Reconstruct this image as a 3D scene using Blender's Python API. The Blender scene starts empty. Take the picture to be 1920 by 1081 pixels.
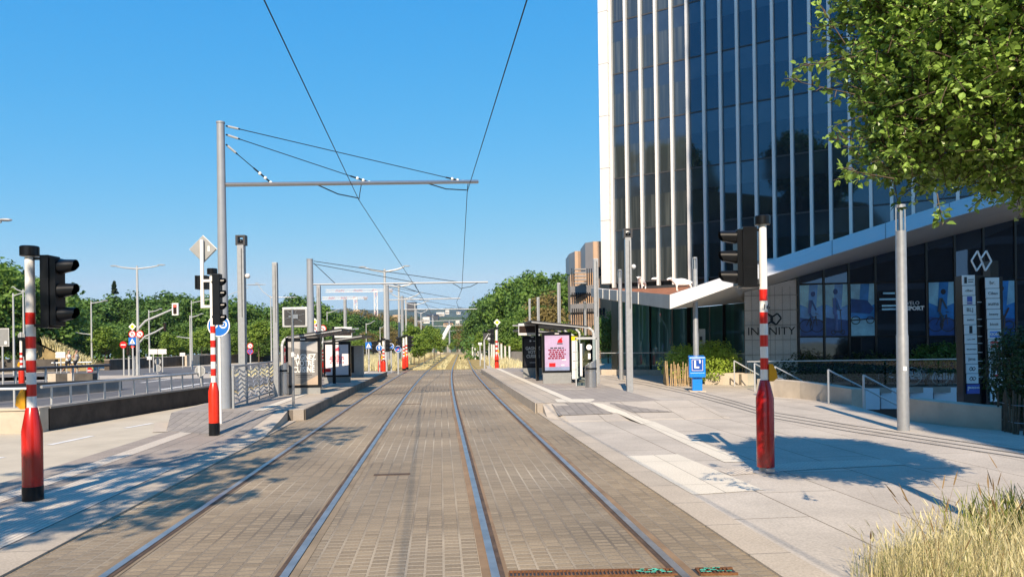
import bpy, math, random
from mathutils import Vector, Matrix
random.seed(7)
R = random.uniform
C = bpy.context.scene.collection
scene = bpy.context.scene
rad = math.radians
# ------------------------------------------------------------------ camera
FPX = 1400.0; HC = 1.8; YAW = math.atan(134/1400); ROLL = rad(0.8); PX0, PY0 = 960., 643.
_c, _s = math.cos(ROLL), math.sin(ROLL)
FV = Vector((math.sin(YAW), math.cos(YAW), 0)); RH = Vector((math.cos(YAW), -math.sin(YAW), 0))
RV = Vector((RH.x*_c, RH.y*_c, -_s)); UV = Vector((RH.x*_s, RH.y*_s, _c))
EYE = Vector((0, 0, HC))
def ray(px, py): return FV + RV*((px-PX0)/FPX) + UV*((PY0-py)/FPX)
def P(px, py, Z): return EYE + ray(px, py)*Z
def G(px, py, z=0.0):
    d = ray(px, py); return EYE + d*((z-HC)/d.z)
def XY(px, Z, z=0.0):                      # a point at depth Z seen in image column px, at height z
    p = P(px, PY0-(px-PX0)*0.014, Z); return Vector((p.x, p.y, z))
def proj(p):
    q = Vector(p)-EYE; zz = q.dot(FV)
    return PX0+FPX*q.dot(RV)/zz, PY0-FPX*q.dot(UV)/zz, zz
def ZT(p, py):                             # height above p whose picture row is py
    q = Vector((p[0], p[1], 0))-EYE; zz = q.dot(FV)
    return (PY0-py)/FPX*zz/UV.z - (q.x*UV.x+q.y*UV.y)/UV.z + HC
cam = bpy.data.objects.new("camera", bpy.data.cameras.new("camera")); C.objects.link(cam)
cam.matrix_world = Matrix(((RV.x, UV.x, -FV.x, EYE.x), (RV.y, UV.y, -FV.y, EYE.y), (RV.z, UV.z, -FV.z, EYE.z), (0, 0, 0, 1)))
cam.data.sensor_fit = 'HORIZONTAL'; cam.data.sensor_width = 36.0; cam.data.lens = 36.0*FPX/1920
cam.data.shift_y = (PY0-540.5)/1920; cam.data.clip_end = 20000; cam.data.clip_start = 0.05
scene.camera = cam
# ------------------------------------------------------------------ mesh helpers
class MB:
    def __init__(s): s.v = []; s.f = []; s.mi = []; s.m = 0
    def add(s, vs, fs):
        n = len(s.v); s.v += [tuple(v) for v in vs]
        for f in fs: s.f.append(tuple(i+n for i in f)); s.mi.append(s.m)
        return s
    def poly(s, pts): return s.add(pts, [tuple(range(len(pts)))])
    def box(s, x0, x1, y0, y1, z0, z1):
        return s.add([(x0,y0,z0),(x1,y0,z0),(x1,y1,z0),(x0,y1,z0),(x0,y0,z1),(x1,y0,z1),(x1,y1,z1),(x0,y1,z1)],
                     [(0,3,2,1),(4,5,6,7),(0,1,5,4),(1,2,6,5),(2,3,7,6),(3,0,4,7)])
    def prism(s, poly, z0, z1, caps=True):
        n = len(poly)
        zz0 = z0 if hasattr(z0, '__len__') else [z0]*n; zz1 = z1 if hasattr(z1, '__len__') else [z1]*n
        vs = [(p[0],p[1],a) for p, a in zip(poly, zz0)]+[(p[0],p[1],a) for p, a in zip(poly, zz1)]
        fs = [(i,(i+1)%n,n+(i+1)%n,n+i) for i in range(n)]
        if caps: fs += [tuple(range(n-1,-1,-1)), tuple(range(n,2*n))]
        return s.add(vs, fs)
    def beam(s, a, b, w, h=None, up=(0,0,1)):      # rectangular bar from a to b, w across, h along up
        a = Vector(a); b = Vector(b); d = (b-a).normalized(); h = h or w
        x = d.cross(Vector(up)); x = x.normalized() if x.length > 1e-5 else Vector((1,0,0)); y = x.cross(d)
        vs = []
        for p in (a, b):
            for i, j in ((-1,-1),(1,-1),(1,1),(-1,1)): vs.append(p+x*(w/2*i)+y*(h/2*j))
        return s.add(vs, [(0,1,2,3),(7,6,5,4),(0,4,5,1),(1,5,6,2),(2,6,7,3),(3,7,4,0)])
    def tube(s, pts, r, n=8, caps=True):
        pts = [Vector(p) for p in pts]; m = len(pts); rs = r if hasattr(r, '__len__') else [r]*m
        vs = []; ref = None
        for k, p in enumerate(pts):
            d = (pts[min(k+1,m-1)]-pts[max(k-1,0)]).normalized()
            if ref is None: ref = Vector((0,0,1)) if abs(d.z) < .9 else Vector((1,0,0))
            x = d.cross(ref).normalized(); y = x.cross(d).normalized(); ref = y if abs(d.dot(y)) < .9 else ref
            for i in range(n):
                t = 2*math.pi*i/n; vs.append(p+x*(rs[k]*math.cos(t))+y*(rs[k]*math.sin(t)))
        fs = [(k*n+i, k*n+(i+1)%n, (k+1)*n+(i+1)%n, (k+1)*n+i) for k in range(m-1) for i in range(n)]
        if caps: fs += [tuple(range(n-1,-1,-1)), tuple(range((m-1)*n, m*n))]
        return s.add(vs, fs)
    def lathe(s, prof, n=20, c=(0,0,0)):           # profile of (radius, z)
        return s.tube([(c[0],c[1],c[2]+z) for _, z in prof], [max(r,1e-4) for r, _ in prof], n)
    def cyl(s, x, y, z0, z1, r, n=16, r1=None): return s.tube([(x,y,z0),(x,y,z1)], [r, r if r1 is None else r1], n)
    def ball(s, c, rx, ry=None, rz=None, n=10, m=7):
        ry = ry or rx; rz = rz or rx; vs = []
        for j in range(m+1):
            t = math.pi*j/m
            for i in range(n):
                a = 2*math.pi*i/n
                vs.append((c[0]+rx*math.sin(t)*math.cos(a), c[1]+ry*math.sin(t)*math.sin(a), c[2]+rz*math.cos(t)))
        return s.add(vs, [(j*n+i, (j+1)*n+i, (j+1)*n+(i+1)%n, j*n+(i+1)%n) for j in range(m) for i in range(n)])
    def disc(s, c, r, y, n=24, r0=0):              # disc in the local XZ plane facing -Y, ring if r0
        o = [(c[0]+r*math.cos(2*math.pi*i/n), y, c[1]+r*math.sin(2*math.pi*i/n)) for i in range(n)]
        if not r0: return s.add(o, [tuple(range(n))])
        q = [(c[0]+r0*math.cos(2*math.pi*i/n), y, c[1]+r0*math.sin(2*math.pi*i/n)) for i in range(n)]
        return s.add(o+q, [(i,(i+1)%n,n+(i+1)%n,n+i) for i in range(n)])
    def flat(s, pts, y): return s.poly([(p[0], y, p[1]) for p in pts])     # polygon in local XZ facing -Y
    def build(s, name, mats, parent=None, smooth=False, bevel=0):
        me = bpy.data.meshes.new(name); me.from_pydata(s.v, [], s.f); me.validate(clean_customdata=False)
        for m in (mats if isinstance(mats, (list, tuple)) else [mats]): me.materials.append(m)
        if len(me.polygons) == len(s.mi): me.polygons.foreach_set('material_index', s.mi)
        if smooth: me.polygons.foreach_set('use_smooth', [True]*len(me.polygons))
        me.update()
        o = bpy.data.objects.new(name, me); C.objects.link(o)
        if parent: o.parent = parent
        if smooth and smooth != 'all':
            b = o.modifiers.new('edge', 'EDGE_SPLIT'); b.split_angle = rad(35)
        if bevel:
            b = o.modifiers.new('bevel', 'BEVEL'); b.width = bevel; b.segments = 2; b.limit_method = 'ANGLE'
        return o
def tag(o, label=None, cat=None, group=None, kind=None):
    if label: o['label'] = label
    if cat: o['category'] = cat
    if group: o['group'] = group
    if kind: o['kind'] = kind
    return o
def thing(name, label, cat, loc=(0,0,0), rz=0.0, group=None):
    o = bpy.data.objects.new(name, None); C.objects.link(o); o.empty_display_size = .1
    o.location = loc; o.rotation_euler = (0,0,rz); return tag(o, label, cat, group)
def struct(name, mb, m): return tag(mb.build(name, m), kind='structure')
def kids(o): return [x for x in CH.get(o.name, [])]
CH = {}
def index_children():
    CH.clear()
    for o in bpy.data.objects:
        if o.parent: CH.setdefault(o.parent.name, []).append(o)
def dup(src, loc, rz=0.0, label=None, sc=None, group=None):
    def cp(o, par):
        c = o.copy(); C.objects.link(c)
        if par: c.parent = par
        for k in CH.get(o.name, []): cp(k, c)
        return c
    r = cp(src, None); r.location = loc; r.rotation_euler = (0,0,rz)
    if sc: r.scale = sc if hasattr(sc, '__len__') else (sc,sc,sc)
    if label: r['label'] = label
    if group: r['group'] = group
    return r
CF = -YAW                                          # rotation that turns a thing's -Y side to the viewer
def text(body, size, m, parent, loc, name='lettering', rz=0, align='CENTER', sx=1.0, bold=0.0):
    cu = bpy.data.curves.new(name, 'FONT'); cu.body = body; cu.size = size; cu.align_x = align; cu.align_y = 'CENTER'
    cu.extrude = .002; cu.offset = bold; cu.resolution_u = 2; cu.materials.append(m)
    q = bpy.data.objects.new('font', cu); C.objects.link(q); bpy.context.view_layer.update()
    me = bpy.data.meshes.new_from_object(q.evaluated_get(bpy.context.evaluated_depsgraph_get())); bpy.data.objects.remove(q)
    o = bpy.data.objects.new(name, me); C.objects.link(o); o.parent = parent
    o.location = loc; o.rotation_euler = (rad(90), 0, rz); o.scale = (sx,1,1); return o
# ------------------------------------------------------------------ materials
def nodes(name):
    m = bpy.data.materials.new(name); m.use_nodes = True; nt = m.node_tree
    return m, nt, nt.nodes, nt.links, nt.nodes['Principled BSDF']
def ramp(ns, a, b, p0=.3, p1=.7):
    r = ns.new('ShaderNodeValToRGB'); e = r.color_ramp.elements
    e[0].position = p0; e[1].position = p1; e[0].color = (*a,1); e[1].color = (*b,1); return r
def mat(name, col, rough=.5, metal=0.0, var=.12, scale=6.0, bump=0.0, spec=.5, coat=0.0, bscale=None):
    m, nt, ns, ln, b = nodes(name)
    b.inputs['Roughness'].default_value = rough; b.inputs['Metallic'].default_value = metal
    b.inputs['Specular IOR Level'].default_value = spec; b.inputs['Coat Weight'].default_value = coat
    b.inputs['Coat Roughness'].default_value = .08
    tc = ns.new('ShaderNodeTexCoord'); n = ns.new('ShaderNodeTexNoise'); n.inputs['Scale'].default_value = scale
    n.inputs['Detail'].default_value = 6; n.inputs['Roughness'].default_value = .65
    ln.new(tc.outputs['Object'], n.inputs['Vector'])
    r = ramp(ns, [max(0,c*(1-var)) for c in col], [min(1,c*(1+var)) for c in col]); ln.new(n.outputs['Fac'], r.inputs['Fac'])
    ln.new(r.outputs['Color'], b.inputs['Base Color'])
    if bump:
        q = ns.new('ShaderNodeTexNoise'); q.inputs['Scale'].default_value = bscale or scale*8; q.inputs['Detail'].default_value = 4
        ln.new(tc.outputs['Object'], q.inputs['Vector'])
        bp = ns.new('ShaderNodeBump'); bp.inputs['Strength'].default_value = bump; bp.inputs['Distance'].default_value = .02
        ln.new(q.outputs['Fac'], bp.inputs['Height']); ln.new(bp.outputs['Normal'], b.inputs['Normal'])
    return m
def paving(name, col, col2, mortar, bw, bh, msize=.006, rot=0.0, offset=.5, rough=.8, bump=.4, stain=None, sq=1.0, var=.5):
    """paving slabs / setts in world metres, with blotches of wear"""
    m, nt, ns, ln, b = nodes(name); b.inputs['Roughness'].default_value = rough; b.inputs['Specular IOR Level'].default_value = .3
    tc = ns.new('ShaderNodeTexCoord'); mp = ns.new('ShaderNodeMapping'); mp.inputs['Rotation'].default_value = (0,0,rot)
    ln.new(tc.outputs['Object'], mp.inputs['Vector'])
    br = ns.new('ShaderNodeTexBrick'); br.offset = offset; br.squash = sq
    br.inputs['Scale'].default_value = 1; br.inputs['Brick Width'].default_value = bw; br.inputs['Row Height'].default_value = bh
    br.inputs['Mortar Size'].default_value = msize; br.inputs['Mortar Smooth'].default_value = .25; br.inputs['Bias'].default_value = 0
    br.inputs['Color1'].default_value = (*col,1); br.inputs['Color2'].default_value = (*col2,1); br.inputs['Mortar'].default_value = (*mortar,1)
    ln.new(mp.outputs['Vector'], br.inputs['Vector'])
    n = ns.new('ShaderNodeTexNoise'); n.inputs['Scale'].default_value = .9; n.inputs['Detail'].default_value = 8; n.inputs['Roughness'].default_value = .6
    n2 = ns.new('ShaderNodeTexNoise'); n2.inputs['Scale'].default_value = 45; n2.inputs['Detail'].default_value = 3
    ln.new(tc.outputs['Object'], n.inputs['Vector']); ln.new(tc.outputs['Object'], n2.inputs['Vector'])
    r = ramp(ns, (1-var*.45,)*3, (1+var*.35,)*3, .3, .7); ln.new(n.outputs['Fac'], r.inputs['Fac'])
    r2 = ramp(ns, (.84,)*3, (1.13,)*3, .3, .7); ln.new(n2.outputs['Fac'], r2.inputs['Fac'])
    m1 = ns.new('ShaderNodeMixRGB'); m1.blend_type = 'MULTIPLY'; m1.inputs[0].default_value = 1
    ln.new(br.outputs['Color'], m1.inputs[1]); ln.new(r.outputs['Color'], m1.inputs[2])
    m2 = ns.new('ShaderNodeMixRGB'); m2.blend_type = 'MULTIPLY'; m2.inputs[0].default_value = 1
    ln.new(m1.outputs[0], m2.inputs[1]); ln.new(r2.outputs['Color'], m2.inputs[2]); last = m2
    if stain: last = stain(ns, ln, tc, m2)
    ln.new(last.outputs[0], b.inputs['Base Color'])
    bp = ns.new('ShaderNodeBump'); bp.inputs['Strength'].default_value = bump; bp.inputs['Distance'].default_value = .012
    mth = ns.new('ShaderNodeMath'); mth.operation = 'MULTIPLY_ADD'; mth.inputs[1].default_value = -1.0; mth.inputs[2].default_value = 0
    ln.new(br.outputs['Fac'], mth.inputs[0]); ln.new(mth.outputs[0], bp.inputs['Height'])
    ln.new(bp.outputs['Normal'], b.inputs['Normal'])
    return m
def leafmat(name, dark, light, trans=.35, rough=.5, hue=None, clump=1.3):
    m, nt, ns, ln, b = nodes(name)
    g = ns.new('ShaderNodeObjectInfo'); tc = ns.new('ShaderNodeTexCoord')
    n = ns.new('ShaderNodeTexNoise'); n.inputs['Scale'].default_value = clump; n.inputs['Detail'].default_value = 3
    ln.new(tc.outputs['Object'], n.inputs['Vector'])
    geo = ns.new('ShaderNodeNewGeometry')
    ad = ns.new('ShaderNodeMath'); ad.operation = 'MULTIPLY_ADD'; ad.inputs[1].default_value = .45
    ln.new(geo.outputs['Random Per Island'], ad.inputs[0]); ln.new(n.outputs['Fac'], ad.inputs[2])
    ad2 = ns.new('ShaderNodeMath'); ad2.operation = 'MULTIPLY_ADD'; ad2.inputs[1].default_value = .35
    ln.new(g.outputs['Random'], ad2.inputs[0]); ln.new(ad.outputs[0], ad2.inputs[2])
    r = ramp(ns, dark, light, .35, 1.1 if False else 1.0); ln.new(ad2.outputs[0], r.inputs['Fac'])
    ln.new(r.outputs['Color'], b.inputs['Base Color']); b.inputs['Roughness'].default_value = rough
    b.inputs['Specular IOR Level'].default_value = .35
    t = ns.new('ShaderNodeBsdfTranslucent'); ln.new(r.outputs['Color'], t.inputs['Color'])
    mx = ns.new('ShaderNodeMixShader'); mx.inputs[0].default_value = trans
    ln.new(b.outputs[0], mx.inputs[1]); ln.new(t.outputs[0], mx.inputs[2])
    ln.new(mx.outputs[0], ns['Material Output'].inputs['Surface']); return m
def glassy(name, col, refl=.3, rough=.03, streak=None, tint=(1,1,1), wav=0.0):
    """dark coated facade glass: a dim interior under a mirror-like coat, with curtains if streak"""
    m, nt, ns, ln, b = nodes(name); b.inputs['Roughness'].default_value = .6; b.inputs['Specular IOR Level'].default_value = .2
    tc = ns.new('ShaderNodeTexCoord')
    n = ns.new('ShaderNodeTexNoise'); n.inputs['Scale'].default_value = 1.0; n.inputs['Detail'].default_value = 2
    mp = ns.new('ShaderNodeMapping'); mp.inputs['Scale'].default_value = (5,5,.12) if streak else (1,1,1)
    ln.new(tc.outputs['Object'], mp.inputs['Vector']); ln.new(mp.outputs['Vector'], n.inputs['Vector'])
    r = ramp(ns, col, streak or [c*1.4 for c in col], .45, .75); ln.new(n.outputs['Fac'], r.inputs['Fac']); ln.new(r.outputs['Color'], b.inputs['Base Color'])
    g = ns.new('ShaderNodeBsdfGlossy'); g.inputs['Roughness'].default_value = rough; g.inputs['Color'].default_value = (*tint,1)
    if wav:
        w = ns.new('ShaderNodeTexNoise'); w.inputs['Scale'].default_value = .45; ln.new(tc.outputs['Object'], w.inputs['Vector'])
        bp = ns.new('ShaderNodeBump'); bp.inputs['Strength'].default_value = wav; bp.inputs['Distance'].default_value = .05
        ln.new(w.outputs['Fac'], bp.inputs['Height']); ln.new(bp.outputs['Normal'], g.inputs['Normal'])
    fr = ns.new('ShaderNodeFresnel'); fr.inputs['IOR'].default_value = 1.5
    ma = ns.new('ShaderNodeMath'); ma.operation = 'ADD'; ma.use_clamp = True; ma.inputs[1].default_value = refl-.04
    ln.new(fr.outputs[0], ma.inputs[0])
    mx = ns.new('ShaderNodeMixShader'); ln.new(ma.outputs[0], mx.inputs[0]); ln.new(b.outputs[0], mx.inputs[1]); ln.new(g.outputs[0], mx.inputs[2])
    ln.new(mx.outputs[0], ns['Material Output'].inputs['Surface']); return m
def clear(name, tint=(.8,.9,.88), refl=.1):
    m, nt, ns, ln, b = nodes(name)
    t = ns.new('ShaderNodeBsdfTransparent'); t.inputs['Color'].default_value = (*tint,1)
    g = ns.new('ShaderNodeBsdfGlossy'); g.inputs['Roughness'].default_value = .02
    fr = ns.new('ShaderNodeFresnel'); fr.inputs['IOR'].default_value = 1.45
    mx = ns.new('ShaderNodeMixShader'); ln.new(fr.outputs[0], mx.inputs[0]); ln.new(t.outputs[0], mx.inputs[1]); ln.new(g.outputs[0], mx.inputs[2])
    ln.new(mx.outputs[0], ns['Material Output'].inputs['Surface']); return m
def glow(name, col, st):
    m, nt, ns, ln, b = nodes(name); b.inputs['Base Color'].default_value = (*[c*.3 for c in col],1)
    b.inputs['Emission Color'].default_value = (*col,1); b.inputs['Emission Strength'].default_value = st; return m

M = dict(
 steel=mat('galvanised steel', (.34,.36,.38), .42, .45, .12, 9, .05),
 mast=mat('grey mast paint', (.27,.30,.34), .45, .1, .08, 4),
 alu=mat('light grey aluminium', (.50,.52,.53), .4, .3, .06, 5),
 stainless=mat('brushed stainless', (.45,.46,.47), .28, .85, .1, 20),
 white=mat('white paint', (.78,.78,.76), .35, 0, .05, 8),
 offwhite=mat('soiled white paint', (.62,.63,.64), .4, 0, .08, 8),
 redshade=mat('shade toned red gloss', (.46,.016,.012), .24, 0, .12, 3, 0, .45, .35),  # base red toned down for the tree shade on this post
 redbase=mat('shade darkened red gloss', (.36,.009,.010), .24, 0, .12, 3, 0, .45, .35),  # orange red base paint with the tree's shade mixed into the colour
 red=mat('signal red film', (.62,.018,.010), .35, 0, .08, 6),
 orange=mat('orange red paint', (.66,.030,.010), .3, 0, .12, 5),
 black=mat('black plastic', (.006,.007,.009), .3, 0, .3, 10, 0, .3),
 dark=mat('anthracite powder coat', (.035,.037,.042), .45, 0, .15, 8),
 darkglass=mat('dark display glass', (.035,.024,.020), .12, 0, .2, 3),
 cable=mat('dark contact wire', (.02,.025,.028), .5, .5, .1, 20),
 yellow=mat('yellow enamel', (.62,.30,.01), .35, 0, .1, 8),
 signyellow=mat('sign yellow', (.85,.62,.01), .35, 0, .04, 8),
 blue=mat('sign blue', (.01,.14,.52), .35, 0, .05, 6),
 postblue=mat('bright blue enamel', (.005,.20,.66), .3, 0, .06, 5, 0, .5, .3),
 signred=mat('sign red', (.60,.012,.016), .35, 0, .05, 8),
 backgrey=mat('sign back grey', (.30,.31,.31), .45, .3, .08, 8),
 concrete=mat('pale cast concrete', (.47,.41,.33), .85, 0, .14, 2.2, .12, .3, 0, 60),
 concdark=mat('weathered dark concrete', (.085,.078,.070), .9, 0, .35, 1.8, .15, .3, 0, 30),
 concgrey=mat('grey concrete', (.27,.255,.235), .88, 0, .16, 1.5, .12, .3, 0, 40),
 bark=mat('bark', (.11,.085,.06), .9, 0, .4, 9, .6, .2),
 paper=mat('poster white', (.78,.77,.76), .5, 0, .03, 3),
 ink=mat('printed black', (.015,.016,.02), .5, 0, .1, 5),
 wood=mat('split chestnut stakes', (.42,.30,.16), .8, 0, .35, 7, .3),
)
# ------------------------------------------------------------------ light and air
SUN_EL = rad(38); SUN_AZ = Vector((-.205, -.979, 0)).normalized()
tosun = Vector((SUN_AZ.x*math.cos(SUN_EL), SUN_AZ.y*math.cos(SUN_EL), math.sin(SUN_EL)))
sun = bpy.data.objects.new('sun', bpy.data.lights.new('sun', 'SUN')); C.objects.link(sun)
sun.data.energy = 5.0; sun.data.angle = rad(.5); sun.data.color = (1, .82, .62)
sun.rotation_euler = (-tosun).to_track_quat('-Z', 'Y').to_euler(); sun.location = tosun*60
w = bpy.data.worlds.new('World'); scene.world = w; w.use_nodes = True
wn, wl = w.node_tree.nodes, w.node_tree.links
sky = wn.new('ShaderNodeTexSky'); sky.sky_type = 'NISHITA'; sky.sun_disc = False
sky.sun_elevation = SUN_EL; sky.sun_rotation = math.atan2(tosun.x, tosun.y)
sky.altitude = 300; sky.air_density = 1.0; sky.dust_density = 0.0; sky.ozone_density = 4.0
sep = wn.new('ShaderNodeSeparateColor'); cmb = wn.new('ShaderNodeCombineColor'); wl.new(sky.outputs[0], sep.inputs[0])
for k, (ga, am) in enumerate(((1.5, .34), (.52, 1.98), (.16, 5.2))):        # a phone camera's tone curve of the clear sky
    pw = wn.new('ShaderNodeMath'); pw.operation = 'POWER'; pw.inputs[1].default_value = ga; wl.new(sep.outputs[k], pw.inputs[0])
    ml = wn.new('ShaderNodeMath'); ml.operation = 'MULTIPLY'; ml.inputs[1].default_value = am; wl.new(pw.outputs[0], ml.inputs[0])
    mi = wn.new('ShaderNodeMath'); mi.operation = 'MINIMUM'; mi.inputs[1].default_value = (4.0, 5.7, 7.0)[k]
    wl.new(ml.outputs[0], mi.inputs[0]); wl.new(mi.outputs[0], cmb.inputs[k])
wl.new(cmb.outputs[0], wn['Background'].inputs['Color'])
wn['Background'].inputs['Strength'].default_value = .081
scene.view_settings.view_transform = 'Standard'; scene.view_settings.look = 'None'; scene.view_settings.exposure = .70
scene.cycles.use_denoising = True; scene.cycles.max_bounces = 6; scene.cycles.diffuse_bounces = 3; scene.cycles.transparent_max_bounces = 12
scene.cycles.caustics_reflective = False; scene.cycles.caustics_refractive = False
# ------------------------------------------------------------------ ground
def co(y):                                        # the tracks bend a little to the right beyond 18 m
    if y < 18: return 0.0
    return .00033*(y-18)**2 if y < 62 else .00033*44**2+.029*(y-62)
def fall(y): return 0.0 if y < 130 else -.00006*(y-130)**2 if y < 330 else -2.4-.024*(y-330)
def bandmesh(mb, x0, x1, y0, y1, z, step=2.0, follow=True):
    n = max(1, int((y1-y0)/step)); vs = []
    for i in range(n+1):
        y = y0+(y1-y0)*i/n; o = co(y) if follow else 0
        vs += [(x0+o, y, z), (x1+o, y, z)]
    return mb.add(vs, [(2*i, 2*i+1, 2*i+3, 2*i+2) for i in range(n)])
def pst(ns, ln, tc, prev):
    # rust worn off the rails of the far-right track, sandy dust along the middle, tyre-dark patches
    sp = ns.new('ShaderNodeSeparateXYZ'); ln.new(tc.outputs['Object'], sp.inputs[0])
    n = ns.new('ShaderNodeTexNoise'); n.inputs['Scale'].default_value = .5; n.inputs['Detail'].default_value = 5
    mp = ns.new('ShaderNodeMapping'); mp.inputs['Scale'].default_value = (1.6,.35,1); ln.new(tc.outputs['Object'], mp.inputs['Vector']); ln.new(mp.outputs['Vector'], n.inputs['Vector'])
    r = ramp(ns, (.86,.855,.84), (1.15,1.08,.96), .34, .66); ln.new(n.outputs['Fac'], r.inputs['Fac'])
    mx = ns.new('ShaderNodeMixRGB'); mx.blend_type = 'MULTIPLY'; mx.inputs[0].default_value = .85
    ln.new(prev.outputs[0], mx.inputs[1]); ln.new(r.outputs['Color'], mx.inputs[2])
    return mx
def setts():
    m = paving('worn grey setts', (.30,.247,.176), (.225,.184,.130), (.40,.33,.235), .105, .15, .013, rad(90), .5, .75, .7, pst, var=.14)
    ns, ln = m.node_tree.nodes, m.node_tree.links; br = [n for n in ns if n.type == 'TEX_BRICK'][0]; tc = [n for n in ns if n.type == 'TEX_COORD'][0]
    n = ns.new('ShaderNodeTexNoise'); n.inputs['Scale'].default_value = .28; n.inputs['Detail'].default_value = 3; ln.new(tc.outputs['Object'], n.inputs['Vector'])
    r = ramp(ns, (.135,.112,.085), (.46,.40,.31), .36, .64); ln.new(n.outputs['Fac'], r.inputs['Fac']); ln.new(r.outputs['Color'], br.inputs['Mortar'])
    return m
M['setts'] = setts()
M['slabs'] = paving('beige concrete slabs', (.475,.43,.365), (.44,.395,.335), (.20,.17,.13), 2.4, .92, .010, rad(90), .5, .85, .15, var=.34)
M['slabsl'] = paving('grey pavement slabs', (.32,.275,.235), (.29,.255,.22), (.11,.10,.09), 1.2, .55, .008, rad(90), .5, .85, .15, var=.36)
M['blocks'] = paving('grey paving blocks', (.29,.265,.235), (.24,.22,.20), (.12,.105,.09), .40, .20, .008, rad(90), .5, .8, .3, var=.25)
M['platform'] = paving('grey platform blocks', (.34,.305,.265), (.30,.27,.24), (.15,.13,.11), .6, .3, .006, rad(90), .5, .8, .25, var=.22)
M['tactile'] = paving('ribbed pale tactile slabs', (.60,.54,.45), (.57,.51,.43), (.42,.38,.32), .9, .06, .010, rad(90), .0, .8, .6, var=.15)
M['cream'] = paving('cream tactile slabs', (.66,.61,.50), (.63,.58,.48), (.34,.31,.25), 1.8, .55, .008, rad(90), .0, .8, .3, var=.12)
M['path'] = mat('beige cycle path asphalt', (.47,.425,.34), .92, 0, .10, 1.2, .15, .2, 0, 90)
M['asphalt'] = mat('grey asphalt', (.13,.13,.135), .9, 0, .22, .35, .12, .3, 0, 40)
M['roadwhite'] = mat('worn road paint', (.66,.66,.64), .7, 0, .15, 3)
M['kerb'] = paving('pale kerb stones', (.45,.39,.31), (.41,.36,.29), (.22,.20,.17), 1.0, 3.0, .010, rad(90), 0, .85, .12, var=.3)
M['dirt'] = mat('dry earth and stubble', (.30,.235,.12), .95, 0, .4, .8, .3, .2, 0, 12)
M['drygrass'] = leafmat('straw grass', (.34,.29,.10), (.73,.67,.40), .3, .6, clump=.8)
M['rail'] = mat('polished rail steel', (.36,.35,.34), .36, .7, .3, 2.5)
M['railrust'] = mat('rusty rail groove', (.085,.055,.035), .8, .1, .45, 4, .3)
M['railbed2'] = mat('orange rust stained joint filler', (.225,.15,.085), .85, 0, .3, 1.5, .15)
M['railbed'] = mat('rust stained joint filler', (.225,.175,.115), .85, 0, .3, 1.5, .15)
M['rust'] = mat('rusty steel', (.17,.075,.03), .8, .2, .45, 14, .3)
M['greenpaint'] = mat('turquoise spray paint', (.10,.55,.38), .6, 0, .3, 30)

M['concshade'] = mat('weathered shade dark kerb concrete', (.19,.16,.125), .9, 0, .35, 2.5, .15)  # weathering plus the shade on the track-facing side, both in the colour
HX0, HX1, HY0, HY1 = 9.6, 30.0, 13.2, 27.6          # the sunken court beside the pavement
g = MB()
X = [-3000, -60, HX0, HX1, 200, 3000]; Y = [-600, 0, HY0, HY1, 130]
for i in range(5):
    for j in range(4):
        if i == 2 and j == 2: continue
        g.poly([(X[i],Y[j],-.06),(X[i+1],Y[j],-.06),(X[i+1],Y[j+1],-.06),(X[i],Y[j+1],-.06)])
Yf = [130, 180, 240, 330, 600, 1000]
for j in range(5):
    z0, z1 = fall(Yf[j])-.06, fall(Yf[j+1])-.06
    g.poly([(-3000,Yf[j],z0),(3000,Yf[j],z0),(3000,Yf[j+1],z1),(-3000,Yf[j+1],z1)])
struct('ground', g, M['dirt'])
g = MB(); g.box(HX0-.3, HX1+.3, HY0-.3, HY1+.3, -2.3, -2.1); struct('courtyard_floor', g, M['concgrey'])

struct('tram_trackbed', bandmesh(MB(), -3.5, 2.62, -4, 52.8, 0.0), M['setts'])
M['trackturf'] = mat('dry track turf', (.33,.25,.10), .95, 0, .35, 1.2, .5, .2, 0, 8)
struct('track_turf', bandmesh(MB(), -4.6, 3.4, 52.8, 128, -.012), M['trackturf'])
RX = [(-2.67, 1), (-1.235, -1), (.40, 1), (1.835, -1)]
rl = ['outermost tram rail beside the shaded pavement, polished steel in setts', 'inner rail of the track under the slanting wire, polished steel',
      'inner rail of the rust stained track, polished steel in setts', 'rusty edged outer tram rail beside the cream tactile slabs']
for (x, sd), lb in zip(RX, rl):
    t = thing('tram_rail', lb, 'rail', (0,0,0), 0, 'tram rails')
    bandmesh(MB(), x-.105, x+.105, -3.9, 52.8, .004).build('filler_strip', M['railbed2' if x > 0 else 'railbed'], t)
    a = x if sd < 0 else x-.03; b = x+.03 if sd < 0 else x
    m = MB(); bandmesh(m, x-.036, x+.030, -3.9, 125, .014); m.build('rail_head', M['rail'], t)
    xo = (x+.030, x+.072) if sd > 0 else (x-.078, x-.036)
    bandmesh(MB(), xo[0], xo[1], -3.9, 52.8, .009).build('groove', M['railrust'], t)
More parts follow.
